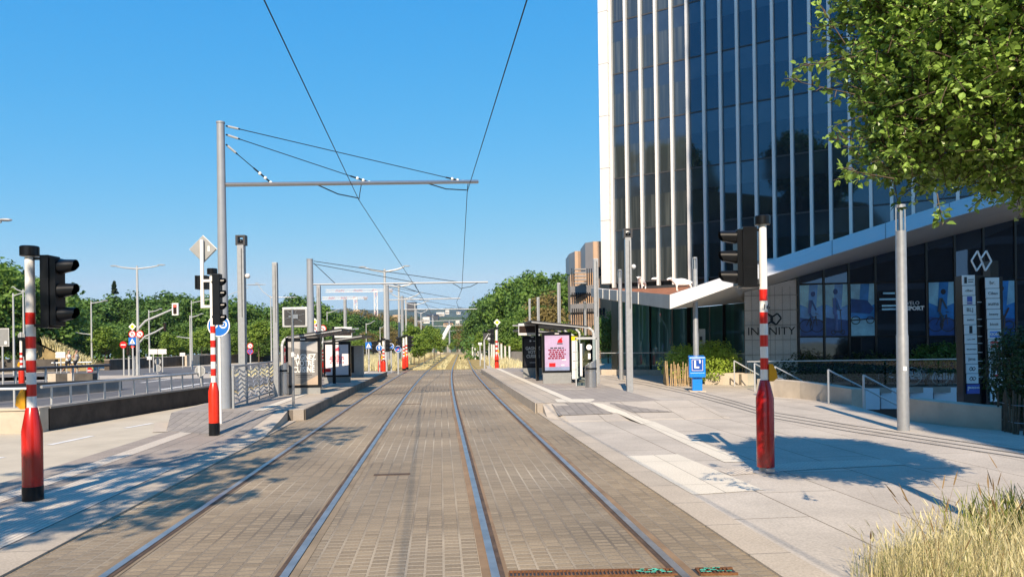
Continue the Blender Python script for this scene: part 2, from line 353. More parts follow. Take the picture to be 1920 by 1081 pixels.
# --- pavement, shaded side (left)
def gpoly(pts, z): return [(p.x, p.y, z) for p in (G(*q) for q in pts)]
def strip(mb, pts, wd, z, world=False):
    p = [Vector(q) if world else G(*q) for q in pts]
    p = [Vector((q[0], q[1], 0)) for q in p]; L = []
    for k in range(len(p)):
        d = (p[min(k+1,len(p)-1)]-p[max(k-1,0)]).normalized(); nn = Vector((-d.y, d.x, 0)); L.append((p[k]+nn*wd/2, p[k]-nn*wd/2))
    vs = [(q.x, q.y, z) for a in L for q in a]
    return mb.add(vs, [(2*i+1, 2*i, 2*i+2, 2*i+3) for i in range(len(p)-1)])
PV = .02
g = MB(); g.prism([(-3.96,-4),(-3.5,-4),(-3.48,18.3),(-3.94,18.3)], -.05, PV); struct('kerb', g, M['kerb'])
g = MB(); g.poly([(-6.05,-4,PV-.004),(-3.96,-4,PV-.004),(-3.94,18.3,PV-.004),(-5.85,18.3,PV-.004)]); struct('pavement', g, M['slabsl'])
g = MB(); g.poly([(-30,-4,PV-.008),(-6.05,-4,PV-.008),(-5.8,18.3,PV-.008),(-6.9,40,PV-.008),(-8.2,40,PV-.008),(-7.55,24,PV-.008),(-8.7,17.3,PV-.008),(-30,17.3,PV-.008)]); struct('cycle_path', g, M['path'])
g = MB()
for a, b in (((92,835),(173,818)), ((235,803),(285,794)), ((325,783),(368,774.5)), ((-150,889),(5,858))):
    strip(g, [a, b], .13, PV-.003)
struct('cycle_path_markings', g, M['roadwhite'])
g = MB(); strip(g, [(-5.32,-3,0),(-5.32,11,0),(-5.36,18.6,0)], .3, PV+.001, True); struct('guide_strip', g, M['tactile'])
g = MB(); g.poly([(-4.95,3.0,PV+.002),(-3.97,3.0,PV+.002),(-3.965,11.6,PV+.002),(-4.93,11.6,PV+.002)]); struct('tactile_paving', g, M['tactile'])
# --- pavement, sunny side (right); its outer edge follows the curved planter wall
WALL1 = [G(1420,742), G(1451,744), G(1500,748), G(1550,753.5), G(1597,760)]
WALL2 = [G(1700,790), G(1760,797), G(1820,803), G(1878,808)]
edge = [(p.x, p.y) for p in WALL1] + [(p.x, p.y) for p in WALL2]
g = MB()
outl = [(2.95,-4),(40,-4),(40,HY0-.1),(edge[-1][0]+.1,HY0-.1)]+edge[::-1]+[(12.9,27.5),(40,27.7),(40,60),(10.5,62),(3.6,60),(3.0,46),(2.85,30),(2.8,18),(2.95,-4)][:-1]
g.poly([(x,y,PV-.004) for x, y in outl]); o = struct('pavement', g, M['slabs'])
bm_tri = o.modifiers.new('tri', 'TRIANGULATE')
g = MB(); g.poly([(edge[3][0],edge[3][1],PV-.005)]*0+[(p[0],p[1],PV-.006) for p in (edge[4],(edge[4][0]+3,edge[4][1]+.5),(edge[5][0]+3.2,edge[5][1]+.5),edge[5])])
g = MB(); g.prism([(2.6,-4),(2.96,-4),(2.81,18),(2.86,30),(2.5,30),(2.45,18)], -.05, PV); struct('kerb', g, M['kerb'])
g = MB(); g.poly(gpoly([(1174,857),(1270,853),(1432,921),(1300,930)], PV+.002)); struct('tactile_paving', g, M['cream'])
g = MB(); g.poly(gpoly([(1345,884),(1500,868),(1660,863),(1700,873),(1520,882),(1370,893)], PV+.002)); struct('tactile_paving', g, M['tactile'])
g = MB(); strip(g, [(1212,791.5),(1300,832),(1380,868)], .34, PV+.003)
struct('guide_strip', g, M['cream'])
M['groove'] = mat('dark drainage groove', (.16,.15,.135), .8, 0, .2, 6)
g = MB()
for dy in (0, 5.2, 10.4):
    strip(g, [(1135,701+dy*.8),(1210,713+dy*.85),(1290,730+dy*.9),(1370,751+dy),(1450,774+dy*1.05),(1600,799+dy*1.15),(1760,823+dy*1.25),(1960,852+dy*1.4)], .07, PV+.002)
struct('pavement_grooves', g, M['groove'])
# --- raised platforms
PH = .25
g = MB()
xs = [(y, -3.32+co(y)*.9) for y in (18.6, 24, 30, 36, 43.8)]
g.prism([(x,y) for y, x in xs]+[(-6.5,43.8),(-6.6,30),(-6.45,18.6)], -.05, PH); struct('platform', g, M['platform'])
g = MB(); g.prism([(x-.04,y) for y, x in xs]+[(x-.95,y) for y, x in reversed(xs)], PH-.002, PH+.004)
struct('platform_edge', g, M['kerb'])
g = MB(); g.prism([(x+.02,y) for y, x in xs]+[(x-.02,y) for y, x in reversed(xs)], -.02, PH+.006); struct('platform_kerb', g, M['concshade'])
g = MB(); strip(g, [(x-1.1,y,0) for y, x in xs], .24, PH+.008, True); struct('guide_strip', g, M['cream'])
g = MB(); g.prism([(-5.9,16.7),(-3.95,15.2),(-3.95,18.6),(-6.45,18.6)], [-.05]*4, [PV+.001,PV+.001,PH-.001,PH-.001]); struct('platform_ramp', g, M['blocks'])
g = MB(); g.prism([(-3.95,15.2),(-3.5,15.2),(-3.6,17.2),(-3.75,18.9),(-3.95,18.6)], [-.05]*5, [PV+.004,PV+.004,.16,PH+.003,PH+.003]); struct('ramp_kerb', g, M['concrete'])
g = MB(); strip(g, [(-5.95,16.5,0),(-6.7,18.7,0)], .3, PV+.004, True); struct('ramp_border', g, M['concrete'])
xr = [(y, 2.42+co(y)*.25) for y in (19.0, 24, 30, 38, 46.4)]
g = MB(); g.prism([(5.7,19.0),(6.2,46.4)]+[(x,y) for y, x in reversed(xr)], -.05, PH); struct('platform', g, M['platform'])
g = MB(); g.prism([(x+.04,y) for y, x in reversed(xr)]+[(x+.85,y) for y, x in xr], PH-.002, PH+.004); struct('platform_edge', g, M['kerb'])
g = MB(); g.prism([(x+.02,y) for y, x in reversed(xr)]+[(x-.02,y) for y, x in xr], -.02, PH+.006); struct('platform_kerb', g, M['concrete'])
g = MB(); strip(g, [(x+1.0,y,0) for y, x in xr], .26, PH+.008, True); 
strip(g, [(3.7,24.2,0),(4.7,24.2,0)], .2, PH+.009, True); strip(g, [(3.7,31.2,0),(5.0,31.2,0)], .2, PH+.009, True); struct('guide_strip', g, M['cream'])
def zr(y): return PV+(PH-PV)*max(0,min(1,(y-16.6)/2.4))
g = MB(); g.prism([(2.85,16.6),(6.6,16.6),(6.6,19.0),(2.85,19.0)], [-.05]*4, [PV+.001,PV+.001,PH-.001,PH-.001]); g.prism([(5.7,19.0),(6.6,19.0),(6.3,24)], -.05, [PH-.001,PH-.001,PV]); struct('platform_ramp', g, M['slabs'])
def onramp(pts, dz):
    o = []
    for q in pts:
        z = .1
        for _ in range(8): p = G(*q, z); z = zr(p.y)
        o.append((p.x,p.y,z+dz))
    return o
g = MB(); g.poly(onramp([(1032,754),(1104,754),(1150,778),(1047,783)], .012)); g.poly(onramp([(1128,752),(1196,757),(1264,768),(1188,774)], .012)); struct('ramp_paving', g, M['blocks'])
g = MB(); A_ = onramp([(1040,748),(1112,747.5),(1132,755),(1176,772),(1226,791)], .006); B_ = onramp([(1046,755),(1104,754),(1118,760),(1158,776),(1204,795)], .006)
for i in range(4): g.poly([B_[i],B_[i+1],A_[i+1],A_[i]])
struct('ramp_guide_strip', g, M['cream'])
g = MB(); g.prism([(2.5,17.6),(2.85,16.6),(2.85,19.0),(2.6,19.2)], [-.05]*4, [PV+.004,PV+.004,PH+.003,PH+.003]); struct('ramp_kerb', g, M['concrete'])
# --- far ends of the platforms: crossing and its paths
g = MB(); g.poly([(-30,46,-.02),(-2.9,46,-.02),(-2.0,52.8,-.02),(-30,54,-.02)]); g.poly([(3.0,46.3,-.02),(30,46.3,-.02),(30,58,-.02),(3.3,52.8,-.02)]); struct('crossing_path', g, M['slabs'])
M['redpaint'] = mat('dark red surfacing', (.20,.06,.06), .85, 0, .2, 1)
g = MB(); g.poly([(3.4,48.2,-.005),(6.8,48.4,-.005),(6.9,49.6,-.005),(3.4,49.4,-.005)]); struct('crossing_surface', g, M['redpaint'])
# --- avenue beyond the cycle path
g = MB(); g.poly([(-62,18,-.03),(-9,18,-.03),(-8.6,44,-.03),(-7.6,60,-.03),(-5.5,125,-.03),(-32,125,-.03),(-42,60,-.03),(-80,40,-.03)]); struct('road', g, M['asphalt'])
g = MB()
for (a, b, wd) in (((265,716),(420,697),.25), ((150,722),(330,700),.2), ((300,729),(390,716),.3), ((330,705),(410,695),.25), ((230,705),(300,699),.4), ((440,697),(520,688),.3), ((560,690),(640,682),.3)):
    strip(g, [a, b], wd, -.024)
struct('road_markings', g, M['roadwhite'])
g = MB(); g.poly(gpoly([(-80,716),(140,709),(150,703),(-80,708)], -.02)); g.poly(gpoly([(0,701),(250,690),(520,681),(520,677),(250,685),(0,694)], -.02)); struct('far_pavement', g, M['slabs'])
# ------------------------------------------------------------------ signals
def hood(mb, x0, x1, z, r0, r1, y, sx):
    """a lamp visor along X: closed tube whose top edge stays level, cut back below"""
    n = 14; vs = []
    for k, (x, r, cut) in enumerate(((x0, r0, 0), (x1, r1, .5))):
        for i in range(n):
            a = 2*math.pi*i/n; zz = r*math.sin(a)
            vs.append((x-(sx*cut*.09*max(0,-math.sin(a))), y+r*math.cos(a), z+zz+(r0-r)*.75*k))
    return mb.add(vs, [(i,(i+1)%n,n+(i+1)%n,n+i) for i in range(n)])
def signal_post(name, label, loc, rz, h, rb, rp, z_black, z_red, z_cone, nb, bh, base_m, foot=False, cap=True, group=None, low_m='black', band_m='red'):
    t = thing(name, label, 'traffic light', loc, rz, group)
    z0 = .0
    if foot:
        m = MB(); m.lathe([(.17,0),(.17,.03),(.09,.05),(.085,.11)], 20); m.box(-.05,.05,-.2,-.15,.06,.10); m.build('foot_flange', M['steel'], t, True); z0 = .10
    else:
        m = MB(); m.cyl(0,0,0,z_black,rb+.002,24); m.build('foot_sleeve', M[low_m], t, True)
    m = MB(); m.lathe([(rb,max(z0,z_black)),(rb,z_red),(rp+.012,z_cone),(rp+.005,z_cone+.01)], 28); m.build('base_cone', base_m, t, True)
    m = MB(); zz = z_cone
    for i in range(nb):
        m.m = 1 if i % 2 else 0
        m.tube([(0,0,zz),(0,0,zz+bh)], rp+.0008*(i%2), 20, False); zz += bh
    m.m = 0; m.tube([(0,0,zz),(0,0,h-.05)], rp, 20)
    m.build('striped_pole', [M['white'], M[band_m]], t, True)
    if cap:
        m = MB(); m.lathe([(rp*2-.005,h-.12),(rp*2,h-.115),(rp*2,h-.01),(rp*2-.01,h)], 24); m.build('cap', M['black'], t, True)
    return t
def signal_head(t, sx, x0, z0, z1, n=3, d=.12, r=.085, L=.2, yy=0, w=.24, lens=False):
    """a signal head that faces along X (sx = side), with its back board"""
    hd = MB(); xa, xb = x0, x0+sx*d
    hd.box(min(xa,xb), max(xa,xb), yy-w/2, yy+w/2, z0, z1)
    hd.box(min(xb,xb+sx*.07), max(xb,xb+sx*.07), yy-w*.42, yy+w*.42, z0+.02, z1-.03)
    for k in range(n):
        zc = z0+(z1-z0)*(k+.5)/n; hd.box(min(xa,xb)-.002, max(xa,xb)+.002, yy-w/2-.002, yy+w/2+.002, z0+(z1-z0)*k/n-.004, z0+(z1-z0)*k/n+.004)
    o = hd.build('signal_head', M['black'], t, bevel=.006)
    for k in range(n):
        zc = z0+(z1-z0)*(k+.5)/n+.01; m = MB()
        hood(m, xb+sx*.06, xb+sx*(.06+L), zc, r*1.1, r*.84, yy, sx); m.build('visor', M['black'], o, True)
    m = MB(); m.beam((0,yy,z1-.03),(xa,yy,z1-.03),.03); m.beam((0,yy,z0+.03),(xa,yy,z0+.03),.03); m.build('bracket', M['black'], o)
    return o
def button_box(t, x, z, y=0, w=.1, h=.22):
    m = MB(); n = 8; poly = [(-h/2,0)]+[(h/2*math.sin(-math.pi/2+math.pi*i/n)*.98, w*math.cos(-math.pi/2+math.pi*i/n)) for i in range(n+1)]
    sx = 1 if x > 0 else -1
    vs = []; pts = [(0,-h/2),(w*.45,-h/2),(w,-h*.3),(w*.85,h*.1),(w*.35,h/2),(0,h/2)]
    for yy in (-.06,.06):
        vs += [(x+sx*p, y+yy, z+q) for p, q in pts]
    k = len(pts); m.add(vs, [tuple(range(k)), tuple(range(2*k-1,k-1,-1))]+[(i,(i+1)%k,k+(i+1)%k,k+i) for i in range(k)])
    return m.build('push_button_box', M['yellow'], t, bevel=.006)
gL = G(62,940)
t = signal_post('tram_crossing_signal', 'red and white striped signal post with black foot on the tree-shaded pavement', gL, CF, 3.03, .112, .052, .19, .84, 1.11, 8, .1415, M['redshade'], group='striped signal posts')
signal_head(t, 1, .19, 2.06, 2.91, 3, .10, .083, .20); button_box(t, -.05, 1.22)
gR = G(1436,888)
t = signal_post('tram_crossing_signal', 'signal post with shade-darkened red base numbered 16 near the dry grass', gR, CF, 3.46, .117, .052, .05, 1.02, 1.25, 8, .153, M['redbase'], True, group='striped signal posts')
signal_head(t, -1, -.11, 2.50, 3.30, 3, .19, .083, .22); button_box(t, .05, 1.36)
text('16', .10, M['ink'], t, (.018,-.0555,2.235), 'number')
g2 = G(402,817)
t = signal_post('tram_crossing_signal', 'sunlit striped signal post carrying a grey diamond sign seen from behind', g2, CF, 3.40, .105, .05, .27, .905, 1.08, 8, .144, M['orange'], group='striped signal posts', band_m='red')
for o in t.children:
    pass
hd = MB(); hd.box(.055,.21,-.16,.0,2.25,3.28); hd.box(.0,.06,-.06,-.03,2.4,2.44); hd.box(.0,.06,-.06,-.03,3.1,3.14); o = hd.build('signal_head', M['black'], t, bevel=.01)
for k in range(4):
    m = MB(); zc = 2.38+k*.245; hood(m, .19, .28, zc, .085, .07, -.05, 1); m.build('visor', M['black'], o, True)
hd = MB(); hd.box(-.32,-.1,-.05,.12,2.98,3.26); hd.box(-.33,-.29,-.07,.14,2.98,3.26); hd.build('small_signal_head', M['black'], t, bevel=.01)
m = MB(); m.cyl(-.19,-.03,2.6,3.98,.038,14); m.beam((-.19,-.03,2.63),(0,-.03,2.63),.05); m.beam((-.19,-.03,3.15),(0,-.03,3.15),.05); m.build('sign_bracket', M['white'], t, True)
ds = thing('warning_sign', 'grey back of a diamond sign fixed above the sunlit signal post', 'road sign', g2+Vector((-.19*math.cos(YAW), .19*math.sin(YAW), 3.80)), CF)
m = MB(); m.prism([(0,0)]*0+[(-.27,0),(0,-.27),(.27,0),(0,.27)], -.012, .012); o = m.build('sign_plate', M['backgrey'], ds)
o.rotation_euler = (rad(90),0,0); o.location = (0,.03,0)
m = MB(); m.prism([(-.285,0),(0,-.285),(.285,0),(0,.285)], -.006, .006); o = m.build('rim', M['white'], ds); o.rotation_euler = (rad(90),0,0); o.location = (0,.045,0)
m = MB(); m.box(.10,.14,.012,.02,-.05,.06); m.build('sticker', M['paper'], ds)
bs = thing('cycle_path_sign', 'round blue path sign with white symbol behind the sunlit signal post', 'road sign', P(410,610,16.6), CF)
m = MB(); m.disc((0,0), .25, 0, 32); m.disc((0,0), .25, .02, 32); m.build('sign_disc', M['blue'], bs)
m = MB(); m.disc((0,0), .25, -.004, 32, .228); m.disc((.10,.02), .085, -.004, 20, .055); m.disc((-.10,.02), .085, -.004, 20, .055); m.flat([(-.02,.02),(.1,.0),(.12,.03),(.02,.07)], -.005); m.build('symbol', M['white'], bs)
m = MB(); m.cyl(-.0,.04,-G(410,610).z-2.2,.2,.03,12); m.build('post', M['white'], bs, True)
# ------------------------------------------------------------------ overhead line
def polyz(px, Z, z): return XY(px, Z, z)
WZ = [22.1, 41.0, 62.0, 80.0, 112.0, 150.0, 195.0]
def ocs_mast(base, ztop, zarm, r0, r1, arm_end, label, stays, hang, det=True):
    t = thing('overhead_line_mast', label, 'mast', base, 0, 'overhead line masts'); B = Vector(base)
    z0 = 0
    m = MB(); m.tube([(0,0,0),(0,0,ztop-B.z)], [r0,r1], 20); m.cyl(0,0,ztop-B.z-.02,ztop-B.z+.02,r1+.012,20); m.build('pole', M['mast'], t, True)
    if det:
        m = MB(); m.tube([(0,0,0),(0,0,1.9)], [r0+.05,r0+.03], 20); m.build('base_sleeve', M['mast'], t, True)
    za = zarm-B.z; E = Vector(arm_end)-B; m = MB()
    m.tube([(r1,0,za),(E.x,E.y,E.z)], .055 if det else .05, 10); m.build('cantilever_arm', M['stainless' if det else 'mast'], t, True)
    A0 = Vector((r1,0,za)); A1 = E
    for k, (f, dz) in enumerate(stays):
        q = A0+(A1-A0)*f; s0 = Vector((r1+.03,0,ztop-B.z-dz)); m = MB(); m.tube([s0, q], .011 if det else .02, 6)
        d = (q-s0).normalized()
        if det:
            L = (q-s0).length; m.tube([s0,s0+d*.35],.02,6); m.tube([s0+d*(L-.6),q],.022,6)
        sc_ = m.build('stay_cable', M['cable'], t)
        if det:
            for e in range(3): MB().ball(s0+d*(L-.06-.17*e),.045,n=8,m=5).build('insulator', M['white'], sc_, True)
            MB().tube([s0+d*.05,s0+d*.3],.03,8).build('turnbuckle', M['alu'], sc_, True)
    for (f, f2, W) in hang:
        q = A0+(A1-A0)*f; q2 = A0+(A1-A0)*f2; Wv = Vector(W)-B; m = MB()
        m.tube([q, q+Vector((0,0,-.06)), q+(Wv-q)*.55, Wv], .012 if det else .018, 6)
        m.tube([q2, q2+(Wv-q2)*.5+Vector((0,0,-.05)), Wv+Vector((-.02,0,.06))], .016 if det else .02, 6); m.build('steady_arm', M['cable'], t)
    return t
LW = [(495,0,9.3), (673,375,22.1), (786,548,41.0), (804,579,62.), (815,600,80.)]
RW = [(988,0,9.45), (876,360,22.1), (866,542,41.0), (856,566,62.), (861,581,80.)]
def wire(pts, label):
    p = [P(*q) for q in pts]; d = p[0]-p[1]; p = [p[0]+d*1.2]+p
    tag(MB().tube(p, [.010,.010,.010,.013,.016,.018], 6, False).build('contact_wire', M['cable'], smooth='all'), label, 'overhead wire', 'contact wires')
wire(LW, 'contact wire slanting down across the open sky over the shaded track')
wire(RW, 'steeper contact wire that crosses the end of the long mast arm')
b1 = G(421,765,PH)
e1 = P(896,340.5,22.1); z1 = P(427,346,(b1-EYE).dot(FV)).z
ocs_mast(b1, ZT(b1,230), z1, .135, .095, e1, 'tall tapered grey mast with a long cable-stayed arm beside the striped signal', [(.165,.55),(.54,.30),(.94,.08)], [(.50,.32,P(673,375,22.1)),(.955,.76,P(876,360,22.1))])
b2 = XY(583,41,0); e2 = P(915,528.5,41)
ocs_mast(b2, ZT(b2,486), ZT(b2,533), .22, .17, e2, 'grey mast behind the two shelters, the second of the overhead line', [(.13,.2),(.6,.25),(.85,.1)], [(.46,.58,P(786,548,41)),(.80,.95,P(866,542,41))], False).children
far = [(727,62,535,562,(863,559),'third mast of the overhead line, beside the double street lamp'), (755,80,555,580,(894,579),'fourth overhead line mast with its arm level with the far hills'),
       (781,112,578,602,(866,600),'fifth overhead line mast beside the young trees'), (812,150,590,611,(886,609),'sixth overhead line mast far down the tracks'), (843,195,602,620,(870,618),'most distant overhead line mast at the foot of the hill')]
for px, Z, yt, ya, (ex, ey), lb in far:
    b = XY(px, Z, fall(Z)-.3); e = P(ex, ey, Z)
    if e.x < b.x: e = b+Vector((3,0,5))
    ocs_mast(b, ZT(b,yt), ZT(b,ya), .17+Z*.0003, .14+Z*.0003, e, lb, [(.5,.2),(.92,.1)], [], False)
# ------------------------------------------------------------------ posts and lamps on the stop
def square_post(px, py, ytop, z, wpx, label, head=None, Z=None):
    b = G(px, py, z) if Z is None else XY(px, Z, z); zz = (b-EYE).dot(FV); wd = wpx*zz/FPX; h = ZT(b, ytop)-z
    t = thing('platform_post', label, 'lamp post', b, CF)
    m = MB(); m.box(-wd/2,wd/2,-wd/2,wd/2,0,h); m.build('post', M['steel'], t, bevel=.008)
    m = MB(); m.box(wd*.12,wd*.24,-wd/2-.004,-wd/2-.001,h*.55,h-.1); m.build('slot', M['dark'], t)
    m = MB(); m.box(-wd*.9,wd*.9,-wd*.9,wd*.9,-.02,.012); m.build('base_plate', M['steel'], t)
    if head == 'camera':
        s = wd*.72; m = MB(); m.box(-s,s,-s*.6,s*.9,h,h+.06); m.box(-s,s,-s*.6,s*.9,h+s*1.75,h+s*2.1); m.box(-s,-s*.55,-s*.6,s*.9,h+.06,h+s*1.75); m.box(s*.55,s,-s*.6,s*.9,h+.06,h+s*1.75)
        m.build('camera_housing', M['dark'], t); m = MB(); m.ball((.01,-.02,h+s*.75),s*.55); m.build('camera', M['black'], t, True)
        m = MB(); m.ball((wd*.9,0,h-.95),wd*.4); m.tube([(wd*.4,0,h-.95),(wd*.9,0,h-.95)],.02); m.build('speaker_dome', M['offwhite'], t, True)
    return t
square_post(455,758,460,0,12.5,'slim grey post topped by a camera cage beside the wavy railing','camera',23.2)
square_post(519,742,492,PH,9,'plain slotted grey post between railing and litter bin')
square_post(600,728,535,PH,7,'plain grey post rising behind the first advertising panel')
square_post(648,700,560,0,5,'thin grey post above the second advertising panel roof',None,48)
square_post(1181,742,446,0,11.5,'tall grey post with camera box standing on the sunny pavement','camera')
square_post(1120,726,485,0,9,'grey post at the end of the sunny shelter beside the steel bin')
square_post(1049,700,530,0,6,'bare grey post rising behind the roof of the sunny shelter',None,44)
square_post(1010,700,557,0,5,'short bare post over the display of the sunny shelter',None,50)
square_post(994,690,560,0,4,'thinnest bare post among the trees beyond the sunny shelter',None,56)
def round_lamp(px, py, yt, label, rpx, glass_h=.5, Z=None):
    b = G(px,py) if Z is None else XY(px,Z,0); zz = (b-EYE).dot(FV); r = rpx*zz/FPX; h = ZT(b,yt)
    t = thing('street_lamp', label, 'street lamp', b, CF, 'cylindrical street lamps')
    m = MB(); m.tube([(0,0,0),(0,0,h*.42),(0,0,h*.43),(0,0,h-glass_h)], [r,r,r*.92,r*.88], 24); m.cyl(0,0,h-.06,h,r*.85,20); m.build('pole', M['steel'], t, True)
    m = MB(); m.tube([(0,0,h-glass_h),(0,0,h-.06)], r*.8, 24, False); m.build('lamp_glass', M['lampglass'], t, True)
    m = MB()
    for k in range(6):
        a = k*math.pi/3; m.tube([(r*.84*math.cos(a),r*.84*math.sin(a),h-glass_h),(r*.84*math.cos(a),r*.84*math.sin(a),h-.05)], r*.08, 6)
    m.cyl(0,0,h-glass_h,h-.06,r*.4,10); m.build('cage_rod', M['steel'], t)
    return t
M['lampglass'] = clear('lamp glass', (.9,.93,.94))
t = round_lamp(1694,808,384,'thick cylindrical lamp post at the edge of the building shadow', 10.5)
m = MB(); m.box(-.05,.02,-.111,-.108,1.17,1.25); m.build('sticker', M['paper'], t)
round_lamp(1306,728,482,'cylindrical lamp post rising behind the blue box', 5.2, .45)
round_lamp(1165,712,505,'slim cylindrical lamp post in front of the green glass wall', 4.2, .4)
round_lamp(1098,690,565,'distant cylindrical lamp post beside the shelter roof', 3, .5, 45)
# rear of a mirror board on a thin steel stick
b = G(551,762,PH); zz = (b-EYE).dot(FV); k = zz/FPX
t = thing('platform_mirror', 'square framed platform mirror on a thin pole, seen from behind', 'mirror', b, CF)
zt = ZT(b,577)-PH; zb = ZT(b,609)-PH
m = MB(); m.cyl(0,-.03,0,zt-.03,.034,14); m.build('pole', M['stainless'], t, True)
m = MB(); x0 = -20*k; x1 = 28*k; m.box(x0,x1,.0,.05,zb-.06,zt+.02); m.build('frame', M['alu'], t, bevel=.03)
m = MB(); m.box(x0+.06,x1-.06,-.02,-.001,zb,zt-.04); m.build('back_shell', M['dark'], t, bevel=.05)
m = MB()
for i in range(6):
    a = i*math.pi/3+.3; m.beam((.06+.08*math.cos(a),-.024,(zb+zt)/2+.08*math.sin(a)),(.06+.26*math.cos(a),-.024,(zb+zt)/2+.2*math.sin(a)),.012,.008)
m.box(.0,.15,-.05,-.02,(zb+zt)/2-.06,(zb+zt)/2+.05); m.box(-.09,.06,-.045,-.03,(zb+zt)/2-.015,(zb+zt)/2+.02); m.build('bracket', M['stainless'], t)
m = MB(); m.cyl(0,-.03,1.28,1.40,.04,14); m.build('sticker', M['paper'], t)
# ------------------------------------------------------------------ litter bins, blue box
def bin_(loc, label, h=.86, r=.19):
    t = thing('litter_bin', label, 'litter bin', loc, CF, 'steel litter bins')
    m = MB(); m.lathe([(r*.96,0),(r*.96,.02),(r,.03),(r,h*.66),(r*.95,h*.67),(r*.95,h*.70),(r,h*.71),(r,h*.86)], 24); m.build('drum', M['stainless'], t, True)
    n = 24; vs = []
    for z in (h*.86, None):
        for i in range(n):
            a = 2*math.pi*i/n; x, y = r*math.cos(a), r*math.sin(a); vs.append((x,y,h*.86 if z else h*.93+x*.55+.02))
    m = MB(); m.add(vs, [(i,(i+1)%n,n+(i+1)%n,n+i) for i in range(n)]+[tuple(range(n,2*n))]); m.build('slanted_hood', M['stainless'], t, True)
    m = MB(); m.tube([(r*1.005*math.cos(a),r*1.005*math.sin(a),h*.78) for a in [math.pi+.6+k*.25 for k in range(9)]],.035,6); m.build('slot', M['black'], t)
    return t
bin_(G(530,740,PH), 'steel litter bin with slanted top beside the first advertising panel', 1.0, .20)
bin_(XY(1107,25.6,0), 'steel litter bin at the corner of the sunny shelter', 1.15, .2)
b = G(1307,734); k = (b-EYE).dot(FV)/FPX
t = thing('newspaper_box', 'bright blue newspaper box on a pedestal in front of the hedge', 'newspaper box', b, CF-.15)
m = MB(); m.box(-.28,.28,-.28,.28,0,.05); m.build('base_plate', M['concrete'], t)
m = MB(); m.box(-.17,.17,-.17,.17,.05,.52); m.build('pedestal', M['postblue'], t, bevel=.012)
m = MB(); m.prism([(-.28,-.24),(.28,-.24),(.28,.24),(-.28,.24)], [.52]*4, [1.22,1.22,1.28,1.28]); o = m.build('case', M['postblue'], t, bevel=.02)
m = MB(); m.box(-.25,.25,-.262,-.24,.52,.68); m.build('flap', M['postblue'], o, bevel=.01)
M['navy'] = mat('printed deep blue', (.01,.07,.36), .3, 0, .1, 3)
m = MB(); m.box(-.21,.21,-.246,-.241,.73,1.17); m.build('label_plate', M['navy'], o)
m = MB()
for a, b_ in (((-.18,.76),(.18,.76)),((-.18,.76),(-.18,1.14)),((-.18,1.14),(.1,1.14)),((.18,.76),(.18,1.14))): m.beam((a[0],-.249,a[1]),(b_[0],-.249,b_[1]),.014,.004,(0,1,0))
m.build('border', M['white'], o)
text("L'", .36, M['white'], o, (-.0,-.25,.96), bold=.012)
# ------------------------------------------------------------------ wavy railing on the platform edge
def rail_fence():
    t = thing('railing', 'wavy patterned metal railing along the back of the platform', 'railing', (0,0,0))
    A_ = XY(436,18.9,PH); B_ = XY(520,25.4,PH); d = (B_-A_); L = d.length; d.normalize(); nrm = Vector((-d.y,d.x,0))
    Aq = G(438,770,PH); 
    for k in range(5):
        m = MB(); p = A_+d*(L*k/4); m.beam(p, p+Vector((0,0,1.02)), .05); m.build('post', M['steel'], t)
    m = MB(); m.beam(A_+Vector((0,0,1.05)), B_+Vector((0,0,1.05)), .07, .05); m.beam(A_+Vector((0,0,.10)), B_+Vector((0,0,.10)), .04); m.build('handrail', M['steel'], t)
    for k in range(7):
        m = MB(); z = .2+k*.12; pts = []
        for i in range(int(L*6)+1):
            s = i/6; pts.append(A_+d*s+Vector((0,0,z+.05*math.sin(s*6.5+k*.5)))+nrm*.02*math.sin(s*9+k))
        for i in range(len(pts)-1): m.beam(pts[i], pts[i+1], .012, .045)
        m.build('wavy_bar', M['alu'], t)
rail_fence()
